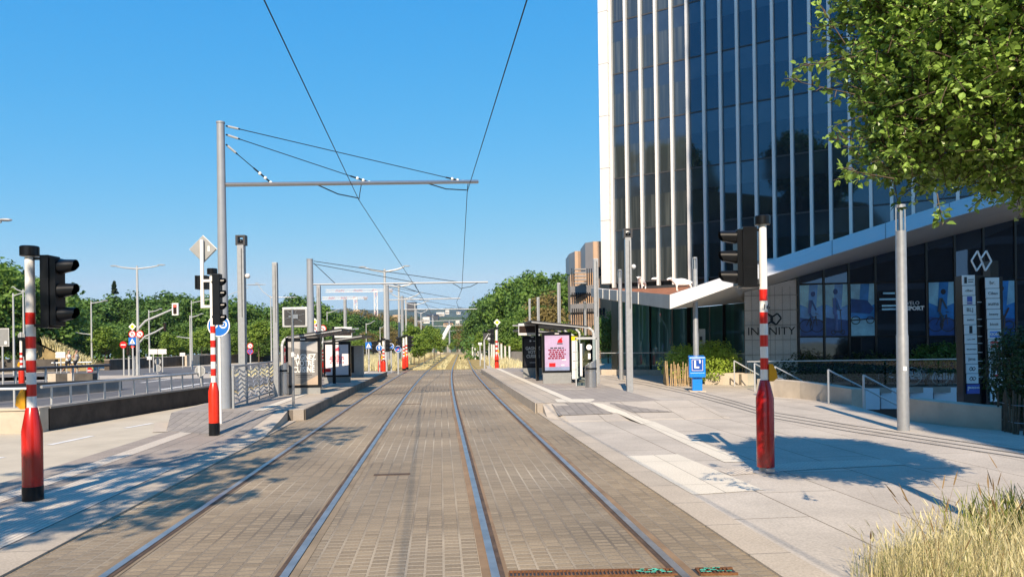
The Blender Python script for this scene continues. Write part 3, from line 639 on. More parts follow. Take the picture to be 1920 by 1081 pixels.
# ------------------------------------------------------------------ shelters, panels, displays
M['shelterglass'] = clear('shelter glass', (.80,.88,.88))
M['lilac'] = mat('lilac poster print', (.42,.33,.50), .35, 0, .18, 1.4)
M['beigeprint'] = mat('pale beige poster print', (.20,.195,.19), .35, 0, .35, 1.6)
M['blackprint'] = mat('black poster print', (.022,.022,.028), .3, 0, .5, 1.5)
M['pinkprint'] = mat('white pink poster print', (.78,.70,.72), .4, 0, .05, 1.0)
M['pinkink'] = mat('pink ink', (.70,.10,.16), .4, 0, .1, 5)
M['wine'] = mat('wine red ink', (.22,.02,.05), .4, 0, .1, 5)
def shelter(name_label, loc, sd, W, D, H, nbay=2, h_back=None):
    """a cantilever shelter: bent frames at the back, roof rising towards the track (sd = +1: the track is towards +X)"""
    t = thing('tram_shelter', name_label, 'tram shelter', loc, 0, 'tram shelters'); hb = H-.28
    prof = [(0,0),(0,hb-.22),(.04,hb-.09),(.14,hb),(.30,hb+.05),(W,H)]
    for k in range(nbay+1):
        y = D*k/nbay; m = MB()
        for (xa,za),(xb,zb) in zip(prof[:-1], prof[1:]): m.beam((sd*xa,y,za),(sd*xb,y,zb), .085, .085, (0,1,0))
        m.build('bent_frame', M['alu'], t, bevel=.01)
    m = MB(); m.prism([(sd*.2,-.05),(sd*W,-.05),(sd*W,D+.05),(sd*.2,D+.05)][::sd], [hb+.04+.0,H-.0,H-.0,hb+.04][::1] if sd > 0 else [hb+.04,H,H,hb+.04][::-1], [hb+.09,H+.05,H+.05,hb+.09][::1] if sd > 0 else [hb+.09,H+.05,H+.05,hb+.09][::-1])
    m.build('roof', M['dark'], t)
    for k in range(nbay):
        m = MB(); m.box(min(0,sd*.012),max(0,sd*.012), D*k/nbay+.06, D*(k+1)/nbay-.06, .12, hb-.25); m.build('glass_panel', M['shelterglass'], t)
    m = MB(); m.box(min(sd*.30,sd*.72),max(sd*.30,sd*.72), .6, D-.6, .42, .46)
    for y in (.9, D-.9): m.box(min(sd*.45,sd*.55),max(sd*.45,sd*.55), y-.03, y+.03, 0, .42)
    m.build('bench', M['dark'], t, bevel=.008)
    return t
def ad_panel(label, loc, rz, w, h, zb, kind):
    """w x h black cased poster on a grey plinth of height zb"""
    t = thing('advertising_panel', label, 'advertising panel', loc, rz, 'advertising panels')
    m = MB(); m.box(-w/2+.02,w/2-.02,-.08,.08,0,zb); 
    for z in (zb*.35, zb*.68): m.box(-w/2+.018,w/2-.018,-.083,-.079,z-.006,z+.006)
    m.build('plinth', M['backgrey'], t)
    m = MB(); m.box(-w/2,w/2,-.1,.1,zb,zb+h); m.build('case', M['black'], t, bevel=.015)
    pw, ph = w*.84, h*.86; zc = zb+h*.485; x0, x1, z0, z1 = -pw/2, pw/2, zc-ph/2, zc+ph/2; y = -.104
    pm = dict(cook='beigeprint', black='blackprint', pink='pinkprint', lilac='lilac')[kind]
    m = MB(); m.flat([(x0,z0),(x1,z0),(x1,z1),(x0,z1)], y); p = m.build('poster', M[pm], t)
    def rect(cx, cz, ww, hh, mt, nm='printed_block'):
        m = MB(); m.flat([(cx-ww/2,cz-hh/2),(cx+ww/2,cz-hh/2),(cx+ww/2,cz+hh/2),(cx-ww/2,cz+hh/2)], y-.004); m.build(nm, M[mt], p)
    if kind in ('cook', 'black'):
        s = pw*.235
        for k, q in enumerate(('GAGNEZ', 'VOTRE', 'CUISINE')): text(q, s*1.16, M['white'], p, ((.02 if k != 1 else .06)*w, y-.005, zc+ph*(.14-.145*k)), bold=.007 if kind == 'cook' else .004, sx=.80 if kind == 'black' else .74)
        if kind == 'cook':
            m = MB(); m.flat([(x0,z0),(x1,z0),(x1,z0+ph*.22),(x0+pw*.45,z0+ph*.03)], y-.003); m.build('printed_table', M['beigeprint2'], p)
            m = MB(); m.flat([(x0,z1-ph*.12),(x1,z1-ph*.25),(x1,z1),(x0,z1)], y-.003); m.build('printed_light', M['beigeprint3'], p)
            rect(.02*w, zc-ph*.27, pw*.55, .02, 'ink', 'small_print'); rect(.02*w, zc-ph*.31, pw*.4, .014, 'ink', 'small_print')
        else:
            m = MB(); m.disc((-.10*w, z1-ph*.09), .045, y-.004, 14); m.build('logo', M['paper'], p); rect(.14*w, z1-ph*.095, pw*.26, .025, 'paper', 'small_print')
            rect(0, z0+ph*.13, pw*.35, .018, 'paper', 'small_print')
    else:
        # a red flame emblem over lines of print
        fm = MB(); cx = .10*w if kind == 'lilac' else .02*w; cz = z1-ph*.15; q = ph*.10
        fm.flat([(cx-q*.75,cz-q*.6),(cx+q*.7,cz-q*.6),(cx+q*.8,cz-q*.1),(cx+q*.55,cz+q*.3),(cx+q*.75,cz+q),(cx+q*.1,cz+q*.6),(cx-q*.5,cz+q*.2)], y-.004); fm.build('emblem', M['signred' if kind == 'lilac' else 'pinkink'], p)
        if kind == 'lilac': rect(cx, cz-q*.85, q*1.6, q*.3, 'ink', 'emblem_base')
        rows = [(.55,.022,'ink'),(.72,.026,'wine'),(.62,.03,'wine'),(.70,.03,'wine'),(.60,.03,'wine'),(.74,.03,'wine')] if kind == 'lilac' else [(.45,.022,'pinkink'),(.6,.026,'pinkink'),(.66,.026,'pinkink'),(.5,.026,'pinkink'),(.62,.024,'pinkink')]
        for k, (f, hh, mt) in enumerate(rows):
            zz = zc+ph*(.14-.058*k); xx = -pw*f/2; rr = random.Random(k+len(kind))
            m = MB()
            while xx < pw*f/2-.04:
                ww = rr.uniform(.05,.15); m.flat([(xx,zz-hh),(min(xx+ww,pw*f/2),zz-hh),(min(xx+ww,pw*f/2),zz+hh),(xx,zz+hh)], y-.004); xx += ww+.03
            m.build('small_print', M[mt], p)
        rect(x0+pw*(.30 if kind == 'lilac' else .10), z0+ph*.16, pw*.26, ph*.11, 'signred', 'printed_block')
        if kind == 'lilac':
            rect(x1-pw*.22, z0+ph*.30, pw*.16, ph*.035, 'paper'); rect(x1-pw*.27, z0+ph*.15, pw*.12, ph*.03, 'paper'); rect(0, z0+ph*.05, pw, ph*.10, 'lilacblue')
    m = MB(); m.box(-w*.07,w*.07,-.105,-.1,zb+h*.95,zb+h*.97); m.build('maker_plate', M['paper'], t)
    return t
M['lilacblue'] = mat('grey blue print', (.22,.27,.42), .35, 0, .2, 2); M['beigeprint2'] = mat('warm wood print', (.42,.33,.25), .35, 0, .2, 2); M['beigeprint3'] = mat('light print', (.40,.39,.38), .35, 0, .2, 2)
def panel_px(label, xl, xr, yt, ym, yb, zg, kind, Z=None):
    b = G((xl+xr)/2, yb, zg) if Z is None else XY((xl+xr)/2, Z, zg); k = (b-EYE).dot(FV)/FPX
    return ad_panel(label, b, CF*0, (xr-xl)*k, (ym-yt)*k, (yb-ym)*k, kind)
panel_px('advertising panel with a beige poster reading GAGNEZ VOTRE CUISINE', 538, 602, 632, 726, 738, PH, 'cook')
panel_px('advertising panel with a white and pink poster behind a dark pole', 608, 658, 640, 706, 717, PH, 'pink')
panel_px('advertising panel with a lilac poster and red emblem under the sunny shelter', 1017, 1072, 622, 698, 718, PH, 'lilac')
panel_px('advertising panel with a black poster in white capitals behind the display post', 980, 1017, 629, 689, 706, PH, 'black')
sL = XY(529, 25.4, PH); shelter('tram shelter with a bent grey frame over the beige poster', sL, 1, 2.0, 4.0, 2.1)
sL2 = XY(598, 33.4, PH); shelter('tram shelter behind the white and pink poster', sL2, 1, 1.9, 4.6, 1.98)
sR = XY(1113, 28.2, PH); shelter('tram shelter with timetable and bench on the sunny platform', sR, -1, 2.35, 5.6, 2.35)
sR2 = XY(1078, 36.0, PH); shelter('tram shelter over the black poster farther along the sunny platform', sR2, -1, 2.6, 4.0, 2.2)
def display(label, px, yb, xl, xr, yt, ym, zg, sd, Z=None):
    b = G(px, yb, zg) if Z is None else XY(px, Z, zg); k = (b-EYE).dot(FV)/FPX
    t = thing('departure_display', label, 'display', b, 0, 'departure displays')
    z1 = ZT(b,yt)-zg; z0 = ZT(b,ym)-zg; x0 = (xl-px)*k; x1 = (xr-px)*k
    m = MB(); m.box(-.06,.06,-.06,.06,0,z1+.03); m.build('post', M['black'], t)
    m = MB(); m.box(min(x0,0),max(x1,0),.02,.08,z1-.02,z1+.02) if False else m.box(x0,x1,-.1,.12,z0,z1); m.build('case', M['offwhite'], t, bevel=.012)
    m = MB(); m.box(x0+.02,x1-.02,-.112,-.101,z0+(z1-z0)*.22,z1-(z1-z0)*.2); m.build('screen', M['darkglass'], t)
    m = MB(); m.beam((0,0,z1-.12),(sd*.9,.9,z1-.05),.05); m.build('bracket', M['alu'], t)
    return t
display('departure display beside its black post over the pink poster', 627, 719, 629, 661, 613, 633, PH, 1)
display('departure display on a black post before the black poster', 1008, 713, 973, 1005, 606, 628, PH, -1)
# timetable board, end frame and ticket machine of the sunny shelter
b = XY(1077, 28.6, PH); t = thing('timetable_board', 'tall narrow timetable board with a yellow head under the sunny shelter', 'notice board', b, 0)
m = MB(); m.box(-.11,.11,-.04,.04,.15,1.62); m.build('board', M['paper'], t); m = MB(); m.box(-.12,.12,-.05,.05,1.62,1.80); m.build('head', M['signyellow'], t)
m = MB(); m.box(-.02,.02,-.02,.02,0,.15); m.box(-.10,-.07,.04,.07,0,1.8); m.build('post', M['dark'], t)
m = MB()
for k in range(3): m.box(-.08,.08,-.045,-.041,.5+k*.33,.52+k*.33)
m.build('small_print', M['ink'], t)
b = XY(1100, 26.6, PH*0); t = thing('wind_screen', 'framed glass wind screen with round white sticker by the steel bin', 'wind screen', b, 0)
m = MB(); m.box(-.42,-.38,-.02,.02,0,1.95); m.box(.32,.36,-.02,.02,0,1.95); m.box(-.42,.36,-.02,.02,1.9,1.98); m.box(-.42,.36,-.02,.02,.1,.14); m.build('frame', M['alu'], t)
m = MB(); m.box(-.38,.32,-.006,.006,.14,1.9); m.build('glass_panel', M['shelterglass'], t)
m = MB(); m.disc((.08,1.62),.10,-.012,20); m.flat([(.04,1.2),(.13,1.2),(.13,1.4),(.04,1.4)],-.012); m.flat([(.03,.75),(.13,.75),(.13,1.05),(.03,1.05)],-.012); m.flat([(-.25,.6),(-.17,.6),(-.17,1.75),(-.25,1.75)],-.012); m.build('sticker', M['paper'], t)
b = XY(688-2, 38.5, PH); t = thing('ticket_machine', 'tall dark ticket cabinet at the far end of the shaded platform', 'ticket machine', XY(668,37.2,PH), 0)
m = MB(); m.box(-.35,.35,-.2,.2,0,1.55); m.build('cabinet', M['steel'], t, bevel=.02); m = MB(); m.box(-.3,-.1,-.21,-.2,.2,1.5); m.build('door', M['black'], t)
# ------------------------------------------------------------------ parapets and guard rails of the underpass
def wall_line(name, label, a, b, h0, h1, th, m, cap=None, z=-.03, cat='wall'):
    a = Vector(a); b = Vector(b); d = (b-a); d.z = 0; n = Vector((-d.y, d.x, 0)).normalized()*th
    q = [a, b, b+n, a+n]; t = thing(name, label, cat, (a.x,a.y,0)); o = Vector((a.x,a.y,0))
    mb = MB(); mb.prism([(p.x-o.x,p.y-o.y) for p in q], [z]*4, [h0,h1,h1,h0]); mb.build('wall', m, t)
    if cap:
        e = n.normalized()*.03; q = [a-e, b-e, b+n+e, a+n+e]
        mb = MB(); mb.prism([(p.x-o.x,p.y-o.y) for p in q], [h0+.002,h1+.002,h1+.002,h0+.002], [h0+.05,h1+.05,h1+.05,h0+.05]); mb.build('coping', cap, t)
    return t
M['paneldark'] = paving('dark weathered concrete panels', (.105,.085,.068), (.085,.07,.056), (.03,.025,.02), 1.0, .5, .012, 0, .5, .9, .2, var=.5)
W0 = Vector((-8.62,17.4,0)); W1 = Vector((-7.62,24.6,0))
t = wall_line('parapet_wall', 'long dark underpass parapet beside the beige cycle path', W0, W1+(W1-W0)*.25, .50, .50, .35, mat('shade dark parapet concrete', (.048,.039,.032), .9, 0, .5, 2.5, .15), M['concgrey'])  # the path side lies in shade, and that darkness is in this colour
t2 = wall_line('parapet_end', 'pale concrete block closing the near end of the dark parapet', Vector((-11.4,17.0,0)), Vector((-8.62,17.0,0)), .50, .50, .35, M['concrete'], M['concrete'])
def guard_rail(label, a, b, hz, n, posth, tube=.04, m='steel', start=0):
    a = Vector(a); b = Vector(b); t = thing('guard_rail', label, 'guard rail', a, 0, 'guard rails of the underpass')
    mb = MB(); mb.tube([(0,0,hz), b-a+Vector((0,0,hz))], tube, 8); mb.build('rail_tube', M[m], t, True)
    for k in range(n):
        p = (b-a)*((k+.5)/n); mb = MB(); mb.tube([p+Vector((0,0,start)), p+Vector((0,0,hz))], tube*.75, 8); mb.build('post', M['alu'], t)
    return t
nrm = Vector((-(W1-W0).y, (W1-W0).x, 0)).normalized()
guard_rail('tubular guard rail on the coping of the dark parapet', W0+nrm*.18, W1+(W1-W0)*.12+nrm*.18, .98, 12, .5, .035, 'steel', .55)
guard_rail('short tubular rail on the pale parapet block', Vector((-11.4,17.18,0)), Vector((-8.8,17.18,0)), .96, 3, .5, .03, 'alu', .55)
Q0 = G(-30,752,0); Q1 = G(232,721,0)
F0 = Vector((-17.5,22.0,0)); F1 = XY(228,33.0)
t = wall_line('parapet_wall', 'grey concrete wall on the far side of the underpass ramp', F0, F1, .62, .42, .4, M['concgrey'], M['concdark'])
nf = Vector((-(F1-F0).y, (F1-F0).x, 0)).normalized()
F2 = XY(360,50.0)
guard_rail('dark topped guard rail along the far underpass wall', F0+nf*.6+Vector((0,0,.0)), F1+nf*.6, 1.08, 9, .5, .06, 'dark', .2)
b0 = XY(92,40,0)
t = thing('planter', 'low concrete planter block with dark middle beside the avenue', 'planter', XY(133,41.5,-.03), CF)
m = MB(); m.box(-1.22,1.18,0,.5,0,.48); m.build('body', M['concdark'], t); 
for xa, xb in ((-1.3,-.85),(-.2,.1)): m = MB(); m.box(xa,xb,-.03,.53,0,.5); m.build('end_block', M['concrete'], t)
# embankment wall, beige wall, slope with straw
t = wall_line('retaining_wall', 'low dark retaining wall under the straw covered slope', XY(-60,62), XY(102,62), 1.05, 1.0, .5, M['concdark'])
t = wall_line('garden_wall', 'long low wall with sunlit beige top behind the avenue', XY(205,64), XY(520,95), .85, 1.1, .5, M['paneldark'], M['concrete'])
t = wall_line('boundary_wall', 'sunlit beige wall beside the path under the trees', XY(350,74), XY(520,110), 1.05, 1.5, .2, M['concrete'])
t = wall_line('boundary_wall', 'low wall and pale gatepost at the edge of the right hand wood'.replace('right hand ','sunny '), XY(958,72), XY(1060,60), 1.0, 1.0, .4, M['concgrey'])
m = MB(); L = 46; 
# ------------------------------------------------------------------ avenue lamps
def avenue_lamp(label, px, Z, yt, arms, group='avenue street lamps', r=.09, low=None):
    """arms: (px, py) tips of the arms at the top"""
    b = XY(px, Z, -.05); h = ZT(b,yt); t = thing('avenue_lamp', label, 'street lamp', b, CF, group)
    k = Z/FPX; m = MB(); m.tube([(0,0,0),(0,0,h+.0)], [r,r*.6], 10); m.build('pole', M['alu'], t, True)
    for (ax, ay) in arms:
        dx = (ax-px)*k; dz = ZT(b,ay+(ax-px)*.014); m = MB(); base = h-.25 if dz > h-.4 or True else dz
        zr = min(h-.1, dz-abs(dx)*.12) if dz < h-.6 else h-.2
        m.tube([(0,0,zr),(dx*.5,0,zr+(dz-zr)*.42),(dx*.78,0,zr+(dz-zr)*.85)], [r*.55,r*.45,r*.4], 7); m.build('arm', M['alu'], t, True)
        m = MB(); m.ball((dx*.88,0,dz),abs(dx)*.14+.02,.13,.05,10,5); m.build('lamp_head', M['alu'], t, True)
    return t
avenue_lamp('tall twin armed avenue lamp beside the no entry sign', 259, 52, 497, [(210,497),(311,495)], r=.11)
avenue_lamp('avenue lamp with a low second arm in front of the straw slope', 172, 66, 563, [(203,562),(139,622)])
avenue_lamp('avenue lamp behind the white direction boards', 280, 70, 580, [(305,578),(268,632)])
avenue_lamp('avenue lamp behind the striped post with the diamond sign', 357, 72, 590, [(382,587),(332,630)])
avenue_lamp('avenue lamp with two high arms behind the shaded signal post', 45, 58, 541, [(24,537),(58,545)])
avenue_lamp('avenue lamp left of the other at the edge of the photo'.replace('left of the other at the edge of the photo','whose single arm crosses behind the shaded signal post'), 26, 54, 548, [(60,540)])
avenue_lamp('avenue lamp whose long arm passes behind the camera post', 509, 80, 553, [(480,530),(558,556)])
avenue_lamp('avenue lamp between the mirror and the plain post', 574, 90, 574, [(597,570)])
avenue_lamp('avenue lamp above the roof of the first shelter', 614, 100, 583, [(638,579)])
avenue_lamp('avenue lamp left of the ticket cabinet'.replace('left of','just above'), 687, 105, 605, [(704,601)])
avenue_lamp('thin avenue lamp against the dark wood beyond the ticket cabinet', 713, 130, 612, [(722,610)])
avenue_lamp('large twin armed lamp between the tracks and the avenue', 723, 52, 503, [(676,499),(770,497)], r=.13)
avenue_lamp('second twin armed lamp in line with the large one', 749, 66, 532, [(708,530),(787,528)], r=.13)
avenue_lamp('third twin armed lamp over the young trees', 762, 85, 556, [(729,549),(795,547)], r=.13)
avenue_lamp('fourth twin armed lamp over the young trees', 779, 105, 568, [(752,564),(806,563)], r=.13)
avenue_lamp('small twin armed lamp seen under the far cantilevers', 790, 140, 585, [(776,580),(808,577)], r=.13)
# lamp head of a near lamp poking in at the edge of the frame
b = XY(-60, 24, 0); avenue_lamp('lamp head reaching in over the treetops at the edge', -60, 24, 420, [(24,409)], r=.09)
avenue_lamp('arched lamp pole over the avenue behind the camera post', 360, 62, 562, [(498,532)], r=.06)
# ------------------------------------------------------------------ signals and signs on the avenue
def sign_thing(label, px, py, Z, kind, rpx, post=True, zb=-.03, name='road_sign', back=False):
    c_ = P(px, py, Z); k = Z/FPX; r = rpx*k; b = Vector((c_.x, c_.y, zb)); h = c_.z-zb
    t = thing(name, label, 'road sign', b, CF)
    if post: m = MB(); m.cyl(0,.05,0,h+r*.6,.035 if Z < 40 else .05,8); m.build('post', M['alu'], t, True)
    m = MB(); cz = h
    if kind == 'diamond':
        m.flat([(-r,cz),(0,cz-r),(r,cz),(0,cz+r)],0); m.flat([(-r,cz),(0,cz+r),(r,cz),(0,cz-r)],.02); m.build('sign_plate', M['white'], t); m = MB(); q=r*.58; m.flat([(-q,cz),(0,cz-q),(q,cz),(0,cz+q)],-.006); m.build('yellow_field', M['signyellow'], t)
    elif kind in ('noentry','ban_left','ban_u','ban'):
        m.disc((0,cz),r,0,22); m.disc((0,cz),r,.02,22); m.build('sign_disc', M['signred'], t); m = MB()
        if kind == 'noentry': m.flat([(-r*.68,cz-r*.16),(r*.68,cz-r*.16),(r*.68,cz+r*.16),(-r*.68,cz+r*.16)],-.006); m.build('white_bar', M['white'], t)
        else:
            m.disc((0,cz),r*.76,-.006,22); m.build('white_field', M['white'], t); m = MB()
            if kind == 'ban_u': pts = [(-.25,-.4),(-.25,.15),(-.1,.35),(.12,.35),(.25,.15),(.25,-.25)]
            else: pts = [(.3,-.4),(.3,.0),(-.3,.25)]
            for (x0,z0),(x1,z1) in zip(pts[:-1],pts[1:]): m.beam((x0*r,-.012,cz+z0*r),(x1*r,-.012,cz+z1*r),r*.16,.004,(0,1,0))
            m.build('arrow', M['ink'], t); m = MB(); m.beam((-r*.55,-.016,cz+r*.55),(r*.55,-.016,cz-r*.55),r*.13,.004,(0,1,0)); m.build('red_bar', M['signred'], t)
    elif kind == 'nostop':
        m.disc((0,cz),r,0,22); m.build('sign_disc', M['signred'], t); m = MB(); m.disc((0,cz),r*.8,-.006,22); m.build('blue_field', M['blue'], t); m = MB(); m.beam((-r*.55,-.012,cz+r*.55),(r*.55,-.012,cz-r*.55),r*.16,.004,(0,1,0)); m.beam((-r*.55,-.013,cz-r*.55),(r*.55,-.013,cz+r*.55),r*.16,.004,(0,1,0)); m.build('red_cross', M['signred'], t)
    elif kind == 'crossing':
        m.flat([(-r,cz-r),(r,cz-r),(r,cz+r),(-r,cz+r)],0); m.flat([(-r,cz-r),(-r,cz+r),(r,cz+r),(r,cz-r)],.02); m.build('sign_plate', M['blue'], t); m = MB(); m.flat([(-r*.75,cz-r*.72),(r*.75,cz-r*.72),(0,cz+r*.72)],-.006); m.build('white_triangle', M['white'], t)
        m = MB(); m.beam((0,-.012,cz-r*.1),(-r*.18,-.012,cz-r*.6),r*.12,.004,(0,1,0)); m.beam((0,-.012,cz-r*.1),(r*.18,-.012,cz-r*.6),r*.12,.004,(0,1,0)); m.disc((0,cz+r*.1),r*.12,-.012,8); m.build('walker_symbol', M['ink'], t)
    elif kind in ('arrow','keepright','blueend'):
        m.disc((0,cz),r,0,22); m.disc((0,cz),r,.02,22); m.build('sign_disc', M['white'], t); m = MB(); m.disc((0,cz),r*.88,-.006,22); m.build('blue_field', M['blue'], t); m = MB()
        if kind == 'arrow': m.beam((0,-.012,cz-r*.6),(0,-.012,cz+r*.3),r*.22,.004,(0,1,0)); m.flat([(-r*.4,cz+r*.15),(r*.4,cz+r*.15),(0,cz+r*.65)],-.013)
        elif kind == 'keepright': m.beam((-r*.5,-.012,cz+r*.1),(r*.5,-.012,cz-r*.05),r*.2,.004,(0,1,0)); m.disc((0,cz+r*.25),r*.18,-.013,10)
        else: m.beam((-r*.4,-.012,cz-r*.25),(r*.4,-.012,cz-r*.25),r*.18,.004,(0,1,0))
        m.build('white_symbol', M['white'], t)
        if kind == 'blueend': m = MB(); m.beam((-r*.6,-.016,cz-r*.55),(r*.6,-.016,cz+r*.55),r*.2,.004,(0,1,0)); m.build('red_bar', M['signred'], t)
    elif kind == 'backdisc':
        m.disc((0,cz),r,0,22); m.disc((0,cz),r,.02,22); m.build('sign_disc', M['backgrey'], t); m = MB(); m.disc((0,cz),r,-.004,22,r*.86); m.build('rim', M['alu'], t); m = MB(); m.box(-.05,.03,-.05,-.004,cz-r*1.05,cz+r*1.05); m.build('bracket', M['alu'], t)
    elif kind == 'backplate':
        w_ = r; hh = r*1.25; m.box(-w_,w_,0,.03,cz-hh,cz+hh); m.build('sign_plate', M['backgrey'], t, bevel=.02); m = MB(); m.box(-w_*1.04,w_*1.04,.01,.02,cz-hh*1.04,cz+hh*1.04); m.build('rim', M['white'], t); m = MB(); m.box(w_*.4,w_*.75,-.006,-.001,cz-hh*.8,cz-hh*.45); m.build('sticker', M['paper'], t)
    elif kind == 'board':
        m.box(-r,r,0,.03,cz-r*(.62 if rpx < 8 or rpx > 8.5 else .55),cz+r*.62); m.build('sign_plate', M['paper'], t); m = MB(); m.box(-r,r,-.006,-.001,cz-.012,cz+.012); m.build('joint', M['backgrey'], t)
    return t
sign_thing('pale yellow diamond sign over the avenue traffic light', 248, 612, 50, 'diamond', 7)
sign_thing('round no U-turn sign beside the twin armed lamp', 248, 626, 49.9, 'ban_u', 7)
sign_thing('round no left turn sign on the twin armed lamp', 262, 626, 49.8, 'ban_left', 7, False)
sign_thing('square blue crossing sign above the red traffic light', 248, 639, 49.7, 'crossing', 7, False)
sign_thing('no entry disc beside the avenue traffic lights', 231, 646, 51, 'noentry', 6.5)
sign_thing('dark no entry disc at the end of the street rail', 168, 694, 60, 'noentry', 5.5)
sign_thing('round grey sign back beside the dark parapet', 375, 695, 24, 'backdisc', 10)
sign_thing('large grey sign back at the edge of the wood', 3, 632, 30, 'backplate', 13)
sign_thing('small grey disc sign seen from behind next to the shaded signal', 40, 629, 42, 'backdisc', 6.5)
sign_thing('white double board sign in front of the straw slope', 113, 665, 56, 'board', 9)
sign_thing('white direction board over the garden wall, nearer the traffic lights', 287, 659, 57, 'board', 8)
sign_thing('white direction board over the garden wall, nearer the beige wall', 304, 659, 57, 'board', 8)
sign_thing('small pale plate sign under the direction boards', 280, 671, 56, 'board', 4.5)
sign_thing('round grey sign back on the traffic island', 295, 690, 54, 'backdisc', 7)
sign_thing('octagonal grey sign back under the direction boards', 296, 677, 54.3, 'backdisc', 6, False)
sign_thing('pale panel sign in front of the beige wall', 342, 664, 68, 'board', 5)
sign_thing('yellow diamond sign above the first shelter roof', 590, 603, 60, 'diamond', 7)
sign_thing('no U-turn sign above the first shelter roof', 590, 616, 59.9, 'ban_u', 7, False)
sign_thing('second round ban sign above the first shelter roof', 605, 616, 59.8, 'ban', 7)
sign_thing('square blue crossing sign above the beige poster', 592, 628, 59.7, 'crossing', 7, False)
sign_thing('no stopping disc seen beside the camera post', 469, 658, 55, 'nostop', 6)
sign_thing('round speed sign above the no stopping disc', 469, 648, 54.9, 'ban', 5.5, False)
sign_thing('square blue crossing sign beyond the ticket cabinet', 691, 647, 48, 'crossing', 6, zb=0)
sign_thing('blue disc with upright arrow beside the red posts', 711, 652, 47, 'arrow', 6, zb=0)
sign_thing('blue disc with cyclist symbol next to the far mast', 733, 649, 50, 'keepright', 6, zb=0)
sign_thing('blue disc with red stripe at the platform end', 746, 654, 45.5, 'blueend', 6.5, zb=0)
sign_thing('yellow diamond sign above the sunny crossing signal', 932, 604, 47.5, 'diamond', 6.5, zb=0)
sign_thing('small white number plate on a thin post in the grass', 900, 644, 60, 'board', 3.5, zb=0)
b = XY(914, 50, 0); k = 50/FPX
t = thing('track_board', 'tilted mirror board on two thin posts at the platform end', 'mirror', b, CF)
h = ZT(b, 624)-0; h0 = ZT(b,637); m = MB(); m.box(-8*k,8*k,-.03,.03,h0,h); m.build('board', M['dark'], t); m = MB(); m.flat([(0,h0+.02),(6*k,h0+.02),(8*k,h-.02),(5*k,h-.02)],-.034); m.flat([(-6*k,h0+.02),(-5*k,h0+.02),(3*k,h-.02),(2*k,h-.02)],-.034); m.build('glare_stripe', M['offwhite'], t)
m = MB(); m.cyl(-6*k,0,0,h0,.05,8); m.cyl(4*k,-.8,0,h0+.1,.04,8); m.build('post', M['alu'], t)
def small_signal(label, px, pb, pt, Z, sx, green=False, zb=0):
    b = XY(px, Z, zb); h = ZT(b,pt)-zb
    t = signal_post('tram_crossing_signal', label, b, CF, h, .13, .07, .15, h*.33, h*.40, 6, h*.05, M['orange'], group='small striped signal posts', cap=True)
    signal_head(t, sx, sx*.12, h*.62, h*.97, 3, .2, .09, .16); button_box(t, -sx*.06, h*.47); return t
small_signal('striped signal with orange base on the sunny platform end', 931, 693, 613, 46.8, -1)
small_signal('first of two orange striped signals beyond the ticket cabinet', 712, 697, 637, 47.8, -1)
small_signal('striped signal whose dark head faces the avenue beside the far mast', 719, 699, 634, 46.6, 1)
small_signal('far striped signal with orange base at the edge of the straw', 757, 691, 629, 52, -1)
small_signal('distant striped signal close beside the far orange one', 762, 690, 627, 55, 1)
small_signal('striped signal with orange base across the avenue junction', 40, 722, 632, 36, 1, zb=-.03)
M['redlamp'] = glow('lit red lamp', (1,.03,.02), 5.0)
def road_signal(label, px, Z, yt, yb, arm_to=None, lit=True, zb=-.03, fpx=4.5, base=None, board='black'):
    b = XY(px, Z, zb); k = Z/FPX; t = thing('road_signal', label, 'traffic light', b, CF)
    hx, hz1, hz0 = (0, ZT(b,yt)-zb, ZT(b,yb)-zb)
    if arm_to:
        hx = (arm_to-px)*k; m = MB(); pts = [(0,0,0),(0,0,hz0-1.4),(.12,0,hz0-.85),(.6,0,hz0-.35),(1.4,0,hz0-.02),(hx-fpx*k,0,(hz0+hz1)/2)]; m.tube(pts, [.1,.09,.08,.075,.07,.05], 8); m.build('mast_arm', M['alu'], t, True)
    else: m = MB(); m.cyl(0,.1,0,hz1-.1,.06,8); m.build('post', M['alu'], t, True)
    m = MB(); m.box(hx-fpx*k,hx+fpx*k,-.08,.08,hz0,hz1); o = m.build('signal_head', M['white' if board == 'white' else 'black'], t, bevel=.03)
    if board == 'white': m = MB(); m.box(hx-fpx*k*.55,hx+fpx*k*.55,-.09,-.081,hz0+.1,hz1-.1); m.build('lamp_panel', M['black'], o)
    n = 3
    for i in range(n):
        zc = hz1-(hz1-hz0)*(i+.5)/n*.86-(hz1-hz0)*.07; m = MB(); m.disc((hx,zc),(hz1-hz0)*.12,-.095,14); m.build('lamp', M['redlamp' if (i == 0 and lit) else 'darkglass'], o)
    return t
road_signal('avenue traffic light showing red under the blue crossing sign', 250, 50.2, 645, 667)
road_signal('red traffic light in a white board hung on a long curved arm', 257, 51, 569, 592, 330, True, board='white', fpx=6)
road_signal('dark signal head turned sideways on a second curved arm', 258, 58, 605, 622, 310, False, fpx=2)
road_signal('black signal head seen edge on beside the no entry disc', 240, 50.5, 646, 666, None, False, fpx=2.5)
road_signal('signal with dark stacked visors at the junction across the avenue', 49, 44, 655, 675, None, False, fpx=3)
# street rail and stakes
guard_rail('low street rail behind the concrete planter', XY(96,58,-.03), XY(172,59,-.03), .8, 4, .8, .05, 'alu', 0)
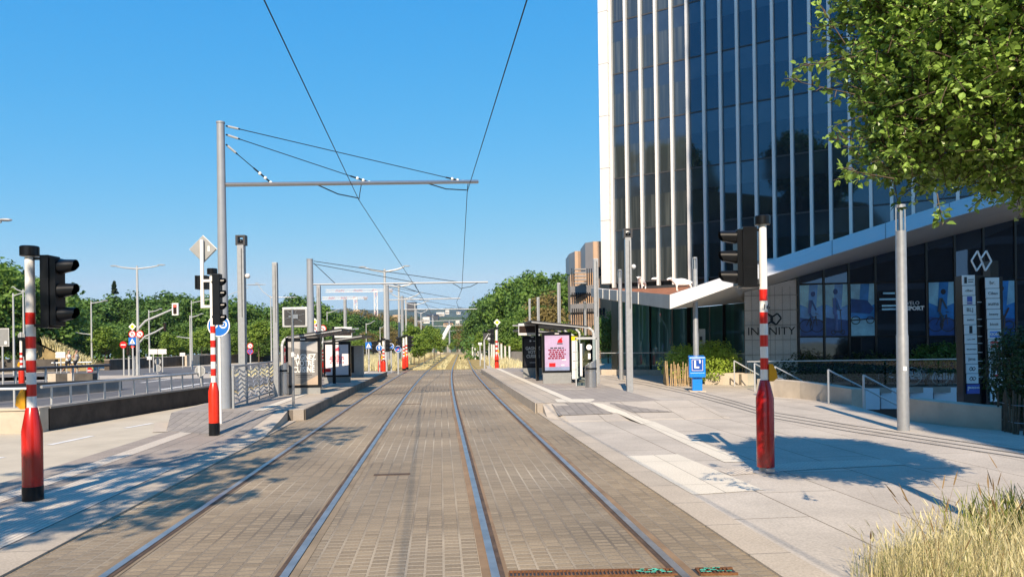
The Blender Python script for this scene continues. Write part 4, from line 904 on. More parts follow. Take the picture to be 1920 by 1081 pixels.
# two runners far across the avenue
M['skin'] = mat('skin', (.50,.30,.21), .55, 0, .06, 6); M['hair'] = mat('brown hair', (.05,.03,.02), .6, 0, .2, 20); M['short'] = mat('black running shorts', (.02,.02,.025), .7)
def person(label, b, rz, shirt, lean=.12, h=1.75, phase=1):
    s = h/1.75; V = {}; E_ = []
    J = dict(pel=(0,0,.95), sp=(0,-.03,1.15), ch=(0,-.06,1.36), nk=(0,-.08,1.50), hd=(0,-.10,1.63),
             hl=(.09,0,.92), kl=(.10,-.22*phase,.58), al=(.10,-.10*phase,.16), tl=(.10,-.24*phase,.08), hr=(-.09,0,.92), kr=(-.10,.12*phase,.52), ar=(-.10,.40*phase,.30), tr=(-.10,.46*phase,.20),
             sl=(.18,-.06,1.40), el=(.24,.14*phase,1.18), wl=(.20,.02*phase,1.02), sr=(-.18,-.06,1.40), er=(-.24,-.18*phase,1.16), wr=(-.18,-.36*phase,1.22))
    rr = dict(pel=.14,sp=.125,ch=.15,nk=.06,hd=.05,hl=.095,kl=.06,al=.04,tl=.035,hr=.095,kr=.06,ar=.04,tr=.035,sl=.06,el=.042,wl=.032,sr=.06,er=.042,wr=.032)
    ed = [('pel','sp'),('sp','ch'),('ch','nk'),('nk','hd'),('pel','hl'),('hl','kl'),('kl','al'),('al','tl'),('pel','hr'),('hr','kr'),('kr','ar'),('ar','tr'),('ch','sl'),('sl','el'),('el','wl'),('ch','sr'),('sr','er'),('er','wr')]
    nm = list(J); me = bpy.data.meshes.new('body'); me.from_pydata([Vector(J[n])*s for n in nm], [(nm.index(a),nm.index(b_)) for a, b_ in ed], [])
    o = bpy.data.objects.new('person', me); C.objects.link(o); o.location = b; o.rotation_euler = (0,0,rz)
    o.modifiers.new('skin','SKIN'); sv = me.skin_vertices[0].data
    for i, n in enumerate(nm): sv[i].radius = (rr[n]*s, rr[n]*s*.85)
    sv[0].use_root = True
    ss = o.modifiers.new('sub','SUBSURF'); ss.levels = 1; ss.render_levels = 2; me.materials.append(M['skin'])
    tag(o, label, 'person')
    hd = MB(); hd.ball((0,-.10*s,1.66*s),.085*s,.10*s,.125*s,12,9); hd.ball((0,-.205*s,1.645*s),.014,.02,.02,6,5); hd.ball((.088*s,-.09*s,1.65*s),.015,.02,.03,6,5); hd.ball((-.088*s,-.09*s,1.65*s),.015,.02,.03,6,5); hd.build('head', M['skin'], o, True)
    fc = MB(); fc.ball((.033*s,-.192*s,1.675*s),.012,n=6,m=5); fc.ball((-.033*s,-.192*s,1.675*s),.012,n=6,m=5); fc.beam((-.025*s,-.198*s,1.595*s),(.025*s,-.198*s,1.595*s),.012,.01); fc.build('face', M['hair'], o)
    hr = MB(); hr.ball((0,-.08*s,1.70*s),.095*s,.105*s,.105*s,12,7); hr.build('hair', M['hair'], o, True)
    sh = MB(); sh.tube([(0,0,.98*s),(0,-.03*s,1.15*s),(0,-.06*s,1.34*s),(0,-.075*s,1.46*s)], [.155*s,.15*s,.185*s,.09*s], 14); sh.build('shirt', shirt, o, True)
    st = MB(); st.tube([(0,0,1.0*s),(0,0,.90*s)], .16*s, 14); st.tube([(.09*s,0,.93*s),(.10*s,-.13*s*phase,.70*s)], [.11*s,.085*s], 10); st.tube([(-.09*s,0,.93*s),(-.10*s,.07*s*phase,.68*s)], [.11*s,.085*s], 10); st.build('shorts', M['short'], o, True)
    return o
person('runner in a white shirt and dark shorts on the far pavement', XY(127,54.5,-.02), rad(70), M['white'], phase=1)
person('second runner in a pale shirt just behind the white one', XY(141,55.5,-.02), rad(75), M['beigeprint3'], phase=-1)
# ------------------------------------------------------------------ trees and plants
M['leaf_wood'] = leafmat('dark wood leaves', (.022,.066,.014), (.105,.205,.040), .3, .55, clump=.35)
M['leaf_mid'] = leafmat('mid green leaves', (.036,.10,.017), (.155,.27,.048), .35, .5, clump=.4)
M['leaf_young'] = leafmat('bright young leaves', (.07,.145,.018), (.235,.35,.055), .4, .5, clump=.5)
M['leaf_brown'] = leafmat('brownish green leaves', (.09,.08,.025), (.26,.21,.075), .35, .55, clump=.5)
M['leaf_near'] = leafmat('near tree leaves', (.022,.07,.010), (.30,.46,.09), .27, .34, clump=1.6)
M['needle'] = leafmat('dark needles', (.012,.028,.014), (.04,.07,.03), .15, .6, clump=.5)
def quad_leaf(mb, c, n, u, L, W):
    v = n.cross(u); a = c-u*L*.5; b = c+u*L*.5; mid = c-u*L*.08
    mb.add([a, mid+v*W*.5+n*W*.14, b, mid-v*W*.5+n*W*.14], [(0,1,2),(0,2,3)])
def round_leaf(mb, c, n, u, L, W):
    """a folded oval leaf with a pointed tip and drooping end"""
    v = n.cross(u); f = W*.16; q = [c-u*L*.5, c-u*L*.22+v*W*.42+n*f, c+u*L*.12+v*W*.46+n*f, c+u*L*.5-n*L*.10, c+u*L*.12-v*W*.46+n*f, c-u*L*.22-v*W*.42+n*f, c+u*L*.1]
    mb.add(q, [(0,6,2,1),(6,3,2),(0,5,4,6),(6,4,3)])
def rvec(rg):
    while True:
        v = Vector((rg.uniform(-1,1), rg.uniform(-1,1), rg.uniform(-1,1)))
        if .05 < v.length < 1: return v.normalized()
def crown_mesh(seed, H, h0, rx, nclump, per, leaf, shape='round'):
    rg = random.Random(seed); mb = MB(); hc = (H+h0)/2; rz = (H-h0)/2
    lobes = [(rvec(rg), rg.uniform(.55,.9)) for _ in range(9)]
    cl = []
    for k in range(nclump):
        d = rvec(rg); q = rg.random()**.42
        bump = .72+.28*max([0]+[max(0,d.dot(l))**4*w*1.3 for l, w in lobes]); r = q*bump
        if shape == 'cone':
            t = rg.random()**.8; a = rg.uniform(0,6.283); rr = rx*(1-t)*rg.uniform(.5,1.05)
            c = Vector((rr*math.cos(a), rr*math.sin(a), h0+(H-h0)*t-.1*rr)); cr = .05*H*(1.15-t)
        else:
            fl = 1.0 if d.z > -.2 else .88
            c = Vector((d.x*rx*r*fl, d.y*rx*r*fl, hc+d.z*rz*r)); cr = (.085+.05*rg.random())*H*(.8 if shape == 'young' else 1)
        for i in range(per):
            o = rvec(rg); p = c+Vector((o.x*cr, o.y*cr, o.z*cr*.72))*rg.random()**.35
            n = (o*.9+Vector((0,0,.55))+rvec(rg)*.7).normalized(); u = n.cross(rvec(rg)).normalized()
            s = leaf*rg.uniform(.65,1.35); quad_leaf(mb, p, n, u, s, s*.72)
    return mb
def trunk_mesh(seed, H, h0, r, rx):
    rg = random.Random(seed); mb = MB(); top = h0+(H-h0)*.62
    mb.tube([(0,0,-.3),(.02*H*.1,0,h0*.5),(0,.02,h0),(.03*H*.2,0,top)], [r*1.25,r,r*.85,r*.3], 9)
    for k in range(7):
        a = k*.9+rg.random(); z = h0*.8+(top-h0*.8)*rg.random(); q = rx*rg.uniform(.45,.8)
        mb.tube([(0,0,z),(q*.5*math.cos(a),q*.5*math.sin(a),z+q*.45),(q*math.cos(a),q*math.sin(a),z+q*.8)], [r*.45,r*.3,r*.1], 6)
    return mb
def proto(name, seed, H, h0, rx, nclump, per, leaf, m, r, shape='round'):
    t = thing(name, 'x', 'tree', (0,0,0)); trunk_mesh(seed, H, h0, r, rx).build('trunk', M['bark'], t, True)
    crown_mesh(seed, H, h0, rx, nclump, per, leaf, shape).build('crown', m, t); return t
PT = dict(
 w1=proto('broadleaf_tree', 1, 10, 1.2, 4.1, 120, 46, .42, M['leaf_wood'], .18), w2=proto('broadleaf_tree', 2, 10, .8, 3.6, 115, 46, .40, M['leaf_wood'], .18),
 w3=proto('broadleaf_tree', 3, 10, 1.0, 4.4, 125, 46, .44, M['leaf_mid'], .18), w4=proto('broadleaf_tree', 4, 10, .6, 3.3, 110, 46, .40, M['leaf_mid'], .16),
 c=proto('conifer_tree', 5, 10, 1.0, 2.2, 110, 34, .34, M['needle'], .14, 'cone'),
 y1=proto('young_tree', 6, 6, 1.5, 2.0, 70, 46, .27, M['leaf_young'], .07, 'young'), y2=proto('young_tree', 7, 6, 1.3, 1.8, 70, 44, .26, M['leaf_young'], .07, 'young'),
 b=proto('broadleaf_tree', 8, 10, 1.0, 3.4, 110, 46, .38, M['leaf_brown'], .15))
PH_ = dict(w1=10, w2=10, w3=10, w4=10, c=10, y1=6, y2=6, b=10); used = set(); index_children()
def tree(kind, px, ytop, Z, label, group, wf=1.0, zb=None, world=None, h=None):
    zb = (fall(Z)-.06 if zb is None else zb); b = XY(px, Z, zb) if world is None else Vector(world)
    h = h or ZT(b, ytop)-zb; s = h/PH_[kind]; src = PT[kind]; sc = (s*wf, s*wf, s); rz = R(0,6.28)
    if kind not in used:
        used.add(kind); o = src; o.location = b; o.rotation_euler = (0,0,rz); o.scale = sc
        tag(o, label, 'tree', group)
    else: o = dup(src, b, rz, label, sc, group)
    o['group'] = group; return o
def prof(px, pts):
    for (x0,y0),(x1,y1) in zip(pts[:-1], pts[1:]):
        if x0 <= px <= x1: return y0+(y1-y0)*(px-x0)/(x1-x0)
    return pts[0][1] if px < pts[0][0] else pts[-1][1]
TL = [(-120,470),(20,490),(70,520),(110,540),(160,556),(215,548),(290,540),(345,546),(400,552),(450,556),(500,560),(540,543),(570,546),(610,572),(640,585),(700,592),(800,605)]
LB = 'dense dark green tree in the wood behind the avenue'
px = -110
random.seed(11)
while px < 640:
    tree(random.choice(['w1','w2','w1','w3']), px, prof(px,TL)+R(-5,12), R(112,130), LB, 'trees of the dark wood', R(1.0,1.25)); px += R(24,36)
px = -60
LM = 'mid green tree at the front of the wood behind the avenue'
while px < 640:
    tree(random.choice(['w3','w4','w2']), px, prof(px,TL)+R(28,62), R(86,98), LM, 'trees at the edge of the dark wood', R(.9,1.2)); px += R(36,58)
for px, y, Z, k, lb in ((-15,478,62,'w4','tall light green tree rising at the edge of the photo'.replace('at the edge of the photo','behind the large grey sign back')), (62,506,66,'w3','big tree behind the shaded striped signal'), (105,538,74,'w2','big dark tree behind the black signal head'),
      (197,607,67,'y1','bright green young tree beside the straw slope'), (228,625,70,'y2','smaller bright tree between straw slope and traffic lights'), (318,618,74,'y2','bright tree over the white direction boards'),
      (378,610,80,'y1','yellow green tree behind the striped post with the diamond sign'), (345,632,76,'y1','low yellow green tree over the beige wall'), (432,622,84,'y2','yellow green tree between mast and camera post'),
      (485,595,84,'y1','bright tree between camera post and plain post'), (545,612,90,'y2','bright tree behind the platform mirror'), (575,632,88,'y1','low bright tree behind the first shelter'), (640,622,95,'y2','bright tree between the two shelters'), (672,633,100,'y1','bright tree behind the ticket cabinet')):
    tree(k, px, y, Z, lb, 'single trees along the avenue', 1.1)
tree('c', 216, 528, 125, 'dark spruce whose tip stands above the wood', 'spruces over the wood', 1.0)
tree('c', 139, 531, 122, 'dark spruce top beside the black signal head', 'spruces over the wood', 1.1)
for px, y, Z in ((595,592,210),(622,588,230),(655,583,220),(690,590,240),(722,594,230),(752,600,260),(640,600,180),(700,606,190),(745,612,210),(610,575,240),(775,592,280),(648,578,170),(668,586,160),(684,580,180),(700,592,165),(716,586,190),(735,598,175),(752,592,200),(768,602,185),(728,610,150),(742,618,140),(708,616,150),(690,620,140),(664,612,150),(874,604,190),(866,612,210),(858,604,260)):
    tree(random.choice(['w1','w3','b']), px, y, Z, 'tree of the far wood under the cranes', 'trees of the far wood', 1.3)
TR = [(868,612),(880,597),(895,565),(910,548),(935,534),(960,520),(985,506),(1012,493),(1040,500),(1070,514),(1090,560)]
for px, Z, k in ((884,135,'w1'),(903,125,'w1'),(925,120,'w2'),(948,112,'w1'),(972,108,'w3'),(996,104,'w1'),(1020,100,'w3'),(1046,98,'w1'),(1066,95,'w3'),(1084,92,'w2'),(1110,90,'w3')):
    tree(k, px, prof(px,TR)+R(-4,6), Z, 'tall tree in the wood beyond the sunny platform', 'trees beyond the sunny platform', R(.8,.95))
for px, y, Z, k, lb in ((903,618,84,'y2','bright tree in front of the tall wood, nearest the tracks'.replace('nearest the tracks','closest to the rails')), (948,592,82,'w4','light green tree behind the yellow diamond sign'), (985,565,80,'w4','light green tree behind the departure display'),
      (1028,545,78,'b','brownish tree behind the bare grey post'), (1008,610,72,'y1','low bright tree behind the sunny shelter roof'), (1056,598,70,'y2','bright tree between the shelter and the stone office building'), (1080,610,64,'y1','bright low tree at the foot of the stone office building'), (965,630,76,'y1','low bright tree behind the black poster')):
    tree(k, px, y, Z, lb, 'front trees beyond the sunny platform', 1.0)
tree('w2', 1140, 580, 62, 'dark tree between the stone office building and the green glass', 'front trees beyond the sunny platform', .75)
for px, y, Z, k in ((776,604,66,'y1'),(796,612,72,'y2'),(814,618,80,'y1'),(785,622,60,'y2'),(826,632,95,'y2'),(808,606,90,'y1')):
    tree(k, px, y, Z, 'young tree in the row beside the straw covered track', 'young trees beside the track', .95)
for px, y, Z, k in ((884,625,105,'y2'),(895,632,98,'y1'),(880,640,120,'y1'),(846,640,170,'y2'),(856,632,200,'y1'),(836,630,220,'y1')):
    tree(k, px, y, Z, 'young tree at the far end of the tracks', 'young trees at the far end', 1.0)
random.seed(5)
for k in range(16):                                 # the wood goes on outside the frame, where the glass tower mirrors it
    tree(random.choice(['w1','w2','w3']), 0, 0, 100, LB, 'trees of the dark wood', 1.0, world=(R(-92,-66), -62+k*8.2, 31), h=R(14,20))
g = MB(); g.poly([(-62,-75,-.05),(-70,-75,22),(-70,80,22),(-62,80,-.05)]); g.poly([(-70,-75,22),(-84,-75,36),(-84,80,36),(-70,80,22)]); g.poly([(-84,-75,36),(-84,80,36),(-120,80,30),(-120,-75,30)]); g.poly([(-62,80,-.05),(-70,80,22),(-84,80,36),(-120,80,30),(-120,80,-.05)]); struct('unseen_reflection_hill', g, mat('dark slope for reflection', (.025,.042,.014), .95, 0, .5, .4, .8, .1, 0, 1.5))  # added unseen hill, shaped to darken what the tower glass reflects
# scrub closing the foot of the wood
rg = random.Random(3); mb = MB()
for k in range(150):
    p0 = XY(R(-120,660), R(100,112), 0)
    for i in range(34):
        o = rvec(rg); p = p0+Vector((o.x*2.6,o.y*2,2.2+o.z*2.4)); n = (o+Vector((0,0,.4))+rvec(rg)*.6).normalized(); quad_leaf(mb, p, n, n.cross(rvec(rg)).normalized(), .6, .45)
for k in range(60):
    p0 = XY(R(880,1090), R(86,98), 0)
    for i in range(30):
        o = rvec(rg); p = p0+Vector((o.x*1.8,o.y*1.6,1.3+o.z*1.5)); n = (o+Vector((0,0,.4))+rvec(rg)*.6).normalized(); quad_leaf(mb, p, n, n.cross(rvec(rg)).normalized(), .45, .35)
tag(mb.build('undergrowth', M['leaf_wood']), 'dark scrub at the foot of the woods', 'undergrowth', kind='stuff')
# --- the near street tree, real leaves on twigs
def near_tree(name, label, base, c, rad3, ntwig, leaf, lo, sprigs=(), dense=(), expo=3.6, per=15):
    rg = random.Random(lo); b = Vector(base); t = thing(name, label, 'tree', b)
    tk = MB(); ctr = Vector(c)-b
    tk.tube([(0,0,-.1),(.01,0,1.2),(-.01,.01,ctr.z-rad3[2]*.75),(0,0,ctr.z+rad3[2]*.5)], [.085,.075,.068,.02], 12)
    for k in range(16):
        d = rvec(rg); d.z = abs(d.z)*.8+.1; z = ctr.z-rad3[2]*rg.uniform(.2,.85); e = Vector((0,0,z))+Vector((d.x*rad3[0],d.y*rad3[1],d.z*rad3[2]))*.85
        tk.tube([(0,0,z-.1),(e.x*.4,e.y*.4,z+(e.z-z)*.3),e], [.03,.018,.006], 6)
    lv = MB()
    def twig(p0, d, L, n):
        p1 = p0+d*L; tk.tube([p0, p0+d*L*.5+Vector((0,0,.01)), p1], [.005,.004,.002], 4)
        for i in range(n):
            f = (i+.6)/n; q = p0+d*L*f; side = rvec(rg); side = (side-d*side.dot(d)*.6+d*.35).normalized()
            nn = (Vector((0,0,.9))+rvec(rg)*.9).normalized(); u = (side-nn*side.dot(nn)).normalized()
            s = leaf*rg.uniform(.6,1.25); (round_leaf if leaf < .1 else quad_leaf)(lv, q+u*(s*.5+.02), nn, u, s, s*rg.uniform(.58,.8))
    for k in range(ntwig):
        d = rvec(rg); r = rg.random()**.33
        m_ = (abs(d.x)**expo+abs(d.y)**expo+abs(d.z)**expo)**(-1/expo); wob = 1+.13*math.sin(d.x*5+lo)*math.cos(d.z*6+d.y*4)
        p0 = ctr+Vector((d.x*rad3[0],d.y*rad3[1],d.z*rad3[2]))*(m_*r*wob*.94)
        dd = (d*1.0+rvec(rg)*.9+Vector((0,0,.35))).normalized(); twig(p0, dd, rg.uniform(.14,.30), per)
    for a_, b__, k in dense:
        a_ = Vector(a_)-b; b__ = Vector(b__)-b
        for _ in range(k):
            p0 = Vector([rg.uniform(a_[i], b__[i]) for i in range(3)])+rvec(rg)*.1; twig(p0, (rvec(rg)+Vector((0,0,.35))).normalized(), rg.uniform(.14,.28), per)
    for (p, q) in sprigs:
        p = Vector(p)-b; q = Vector(q)-b; d = (q-p); L = d.length; d.normalize(); tk.tube([p-d*.1,p,q],[.005,.004,.002],5)
        for k in range(max(3,int(L/.08))): twig(p+d*L*(k+.5)/max(3,int(L/.08)), (d+rvec(rg)*.9).normalized(), .09, 6)
        twig(q-d*.02, d, .10, 8)
    tk.build('trunk', M['bark'], t, True); lv.build('crown', M['leaf_near'], t)
    return t
near_tree('street_tree', 'leafy street tree whose crown hides the glass tower', (4.9,5.5,0), (4.84,5.62,4.20), (1.30,1.15,1.20), 4400, .056, 21,
   [(P(1580,172,5.2),P(1490,152,5.1)), (P(1585,110,5.3),P(1512,124,5.2)), (P(1570,60,5.4),P(1545,22,5.4)), (P(1600,260,5.3),P(1566,262,5.2)), (P(1650,330,5.2),P(1596,320,5.2)), (P(1760,380,5.2),P(1765,408,5.1))],
   [((3.50,5.3,3.15),(3.98,5.95,5.0),620)])  # extra twigs added to throw shade on the numbered signal's base
near_tree('street_tree', 'street tree outside the frame that shades the striped post with black foot'.replace('outside the frame ',''), (-6.2,.9,0), (-6.2,.9,7.25), (1.9,2.0,1.5), 330, .16, 22, per=12)
near_tree('street_tree', 'smaller street tree that casts thin stripes of shade over the rails', (-5.0,4.9,0), (-5.0,4.9,8.0), (1.25,1.6,1.0), 90, .17, 23, per=10)
# --- dry grass
def grass(name, label, spots, n, hmin, hmax, wd, m, seed, head=.25, zfun=None):
    rg = random.Random(seed); mb = MB()
    for i in range(n):
        x, y, hs_ = spots(rg); z = zfun(x,y) if zfun else 0
        h = rg.uniform(hmin,hmax)*hs_; a = rg.uniform(0,6.283); ln_ = rg.uniform(.1,.55)*h; dx, dy = math.cos(a)*ln_, math.sin(a)*ln_; pa = a+rg.uniform(-1,1)+1.57
        px_, py_ = math.cos(pa)*wd*.5, math.sin(pa)*wd*.5; p = Vector((x,y,z)); q = Vector((x+dx*.3,y+dy*.3,z+h*.6)); e = Vector((x+dx,y+dy,z+h)); w_ = Vector((px_,py_,0))
        mb.add([p-w_,p+w_,q+w_*.8,q-w_*.8,e+w_*.25,e-w_*.25], [(0,1,2,3),(3,2,4,5)])
        if rg.random() < head:
            d = (e-q).normalized(); hl = .09*h/.45; mb.add([e-d*hl*.1-w_*1.5, e+d*hl*.4-w_*2.2, e+d*hl, e+d*hl*.4+w_*2.2, e-d*hl*.1+w_*1.5], [(0,1,2,3,4)])
    return tag(mb.build(name, m), label, 'grass', kind='stuff')
def bed(rg):
    while True:
        x = 3.0+4.2*rg.random(); y = 3.4+3.2*rg.random()
        lim = 5.35+.62*math.sin(min(1.57,(x-3.0)*1.1)) +.22*(x-3.6)*(x > 3.6)
        if y < lim and x > 3.0+.12*math.sin(y*7)-.0+max(0,(y-5.2))*.35:
            edge = min(1, (lim-y)*2+.45, (x-2.95)*1.6+.55); return x, y, edge
grass('dry_grass', 'tall dry grass at the corner of the pavement', bed, 10500, .18, .46, .0040, M['drygrass'], 41, .35)
M['drystalk'] = leafmat('dark dry stalks', (.10,.07,.03), (.26,.17,.07), .2, .7)
grass('dry_stalks', 'brown seed stalks standing in the tall dry grass', bed, 150, .45, .68, .006, M['drystalk'], 42, 1.0)
M['greenweed'] = leafmat('green weed leaves', (.09,.14,.02), (.26,.30,.07), .35, .5)
grass('green_blades', 'greenish blades mixed into the tall dry grass', bed, 1500, .15, .40, .005, M['greenweed'], 47, 0)
grass('green_weeds', 'green weeds among the tall dry grass', lambda rg: (5.0+.55*rg.gauss(0,.5), 6.05+.3*rg.gauss(0,.5), 1), 420, .2, .5, .016, M['greenweed'], 43, 0)
g = MB(); g.poly([(3.0,3.2,.024),(8,3.2,.024),(8,6.9,.024),(4.6,6.3,.024),(3.6,5.9,.024),(3.12,5.2,.024)]); struct('grass_bed', g, M['dirt'])
def trackside(rg):
    k = rg.random(); y = 53.3+70*rg.random()**1.6
    if k < .55: x = -3.6-9*rg.random()**1.5
    elif k < .72: x = 3.3+2.5*rg.random()
    elif k < .86: x = -.4+.55*(rg.random()-.5)
    else: x = RX[0][0]+.3+.9*rg.random() if rg.random() < .7 else .7+.9*rg.random()
    sc = 1.0 if k < .55 else .75 if k < .72 else .35 if k < .86 else .22
    return x+co(y), y, sc
grass('trackside_grass', 'straw coloured grass along and between the far tracks', trackside, 13000, .3, .75, .04, M['drygrass'], 44, .0)
grass('avenue_grass', 'straw strip between the platform railing and the avenue', lambda rg: (XY(470+110*rg.random(), 44+12*rg.random()).x, 46+12*rg.random(), .8), 1500, .2, .5, .05, M['drygrass'], 45, 0)
def slope(rg):
    p = XY(80+95*rg.random(), 63+5*rg.random()); return p.x, p.y, 1.0
def slopez(x, y):
    q = proj((x,y,0)); return max(0, 2.3*(1-(q[0]-78)/98.0))
grass('slope_grass', 'sunlit straw on the slope behind the avenue', slope, 2500, .4, .9, .08, M['drygrass'], 46, 0, slopez)
g = MB(); a = [XY(60,64),XY(176,62.6),XY(176,69),XY(60,70)]; g.add([(a[0].x,a[0].y,2.5),(a[1].x,a[1].y,0),(a[2].x,a[2].y,0),(a[3].x,a[3].y,2.8),(a[0].x,a[0].y,-.1)], [(0,1,2,3),(0,4,1)]); struct('slope_terrain', g, M['dirt'])
# ------------------------------------------------------------------ the glass tower and its low front building
TD = RH*.852-FV*.523; TN = Vector((-RH*.523-FV*.852)); TD.normalize(); TN = Vector((TD.y,-TD.x,0)); TN = TN if TN.dot(FV) < 0 else -TN
TO = XY(1297, 50, 0)
def ts(px, off=0):                    # run along the facade at which image column px is met
    d = ray(px, PY0-(px-PX0)*.014); d.z = 0; o = TO+TN*off
    # EYE + d*t = o + TD*s
    det = d.x*(-TD.y)+TD.x*d.y; rx_, ry_ = o.x, o.y
    return (d.x*ry_-d.y*rx_)/det*1.0
M['towerglass'] = glassy('tower glass', (.006,.010,.015), .19, .02, None, (.22,.40,.60), .04)
M['towerlit'] = glassy('sunlit tower glass with curtains', (.020,.028,.032), .16, .03, (.068,.082,.084), (.36,.50,.66), .04)  # lighter copy of the glass, sunlight on curtains put into its colour
M['spandrel'] = glassy('tower spandrel glass', (.016,.026,.038), .20, .05, None, (.26,.44,.64))
M['greenglass'] = glassy('green shop glass', (.012,.095,.088), .08, .02, (.005,.036,.045), (.4,.7,.85))
M['shopglass'] = glassy('dark shop glass', (.006,.008,.012), .16, .02, None, (.4,.6,.9), .10)
M['fin'] = mat('white aluminium fins', (.74,.74,.72), .35, .1, .03, 4)
M['fascia'] = paving('white metal fascia', (.72,.72,.70), (.70,.70,.69), (.34,.34,.34), 6.0, 40, .02, 0, 0, .4, .05, var=.06)
M['soffit'] = mat('pale metal soffit', (.50,.49,.47), .5, .1, .06, 1)
M['zinc'] = mat('grey zinc fascia panels', (.27,.27,.268), .45, .3, .12, 1.5)
M['stonewall'] = paving('grey stone cladding', (.68,.65,.62), (.64,.615,.59), (.36,.35,.34), 1.05, .62, .012, 0, 0, .6, .15, var=.2)
M['sedum'] = mat('red brown roof planting', (.29,.125,.07), .95, 0, .5, 3, .8, .2, 0, 14)
def local(p, o): return Vector(p)-o
s0 = ts(1130, .5); sc = ts(1152, 0); s1 = ts(1985, 0); FIN = 1.10
TZ0 = 5.95; FH = 3.68; TOP = 46
tw = thing('glass_tower', 'tall dark glass office tower with white vertical fins', 'tower', (TO.x, TO.y, 0))
def tp(s, off, z): return TD*s+TN*off+Vector((0,0,z))
def tbox(mb, sa, sb, oa, ob, z0, z1):
    q = [tp(sa,oa,0), tp(sb,oa,0), tp(sb,ob,0), tp(sa,ob,0)]; return mb.prism([(p.x,p.y) for p in q], z0, z1)
tbox(MB(), s0+.2, s1, -16, -.35, TZ0-.8, TOP).build('core_block', M['dark'], tw)
m = tbox(MB(), s0, sc, -1.2, .55, TZ0-.05, TOP); m.build('corner_column', M['fin'], tw)
m = MB()
for k in range(1,12): tbox(m, s0-.006, sc+.006, -.1, .556, TZ0+FH*k+.7, TZ0+FH*k+.73)
m.build('joint', M['zinc'], tw)
ncol = int((s1-sc)/FIN)+1; cols = []
k0 = 0
for i in range(ncol+1):
    s = sc+.10+FIN*i; m = tbox(MB(), s-.085, s+.085, -.05, .30, TZ0-.35, TOP); m.build('facade_fin', M['fin'], tw)
rows = 7; allw = [(r, i) for i in range(ncol) for r in range(rows)]
rest = MB(); rest_s = MB(); nw = 0
for r in range(11):
    for i in range(ncol):
        sa = sc+.10+FIN*i+.085; sb = sa+FIN-.17; z0 = TZ0+FH*r+.05; z1 = z0+FH-.10
        part = i < 14 and r < rows; m = MB() if part else rest
        def q(mb, za, zb, o): return mb.poly([tp(sa,o,za), tp(sb,o,za), tp(sb,o,zb), tp(sa,o,zb)])
        m.m = 0; q(m, z0, z0+FH*.60, 0); m.m = 1; q(m, z0+FH*.60, z1, .004)
        if part: m.build('window', [M['towerlit' if i < 5 else 'towerglass'], M['spandrel']], tw)  # lit copy for the sunny bays, darker copy for the shaded ones
o = rest.build('window', [M['towerglass'], M['spandrel']], tw); o['kind'] = 'stuff'
m = MB()
for r in range(12): tbox(m, sc+.1, s1, -.2, .03, TZ0+FH*r-.05, TZ0+FH*r+.05)
m.build('floor_band', M['dark'], tw)
m = tbox(MB(), sc-.5, s1, -1.0, .32, TZ0-.75, TZ0-.36); m.build('base_shade_strip', M['dark'], tw)  # solid dark strip painting the shade of the undercut at the tower foot
# canopy: fascia points (px, top, bottom, Z)
FA = [(1108,540,556,45.0),(1256,552,579,27.5),(1375,513,536,26.6),(1437,490,518,26.0),(1560,450,478,25.0),(1660,418,447,24.2),(1780,380,409,23.2),(1960,326,358,21.8)]
fb = thing('podium_building', 'low glass building under a folded white canopy in front of the tower', 'building', (TO.x-4, TO.y-20, 0)); FO = Vector((TO.x-4, TO.y-20, 0))
ft = [P(a,t,z+(3.4 if i_ > 3 else 2.4 if i_ > 1 else 0))-FO for i_, (a,t,b_,z) in enumerate(FA)]; fbm = [P(a,b_,z)-FO for a,t,b_,z in FA]
m = MB(); m.poly([fbm[0], fbm[1], ft[1], ft[0]]); m.build('zinc_fascia', M['zinc'], fb)
for k in range(1,9):
    f = k/9; f = f**1.35; a = fbm[0].lerp(fbm[1], f); b_ = ft[0].lerp(ft[1], f); MB().beam(a, b_, .04, .05).build('fascia_seam', M['fin'], fb) if k in (2,3,4,5,6,7) else None
for i in range(1, len(FA)-1):
    m = MB(); m.poly([fbm[i], fbm[i+1], ft[i+1], ft[i]]); m.build('white_fascia', M['fin'], fb)
    if i >= 2: MB().beam(fbm[i]+Vector((0,-.01,0)), ft[i]+Vector((0,-.01,0)), .025, .02).build('fascia_seam', M['zinc'], fb)
m = MB(); nn = len(FA)
for i in range(nn-1):                                            # flat white coping behind the fascia edge
    m.poly([ft[i], ft[i+1], ft[i+1]+Vector((.25,1.0,.05)), ft[i]+Vector((.5,.6,.05))])
m.build('coping', M['fin'], fb)
# roof terrace up to the tower
tb = [TO+tp(s, .3, TZ0-.55)-FO for s in (ts(1135,.3), ts(1230,.3), ts(1330,.3), ts(1420,.3), ts(1560,.3), ts(1700,.3), ts(1840,.3), ts(1985,.3))]
m = MB(); ins = [ft[i]+Vector((.3,.75,-.02)) for i in range(nn)]
for i in range(nn-1): m.m = 0 if i < 3 else 1; m.poly([ins[i], ins[i+1], tb[i+1]+Vector((0,0,0 if i < 3 else 1.5)), tb[i]+Vector((0,0,0 if i < 3 else 1.5))])
m.build('planted_roof', [M['sedum'], M['fin']], fb)
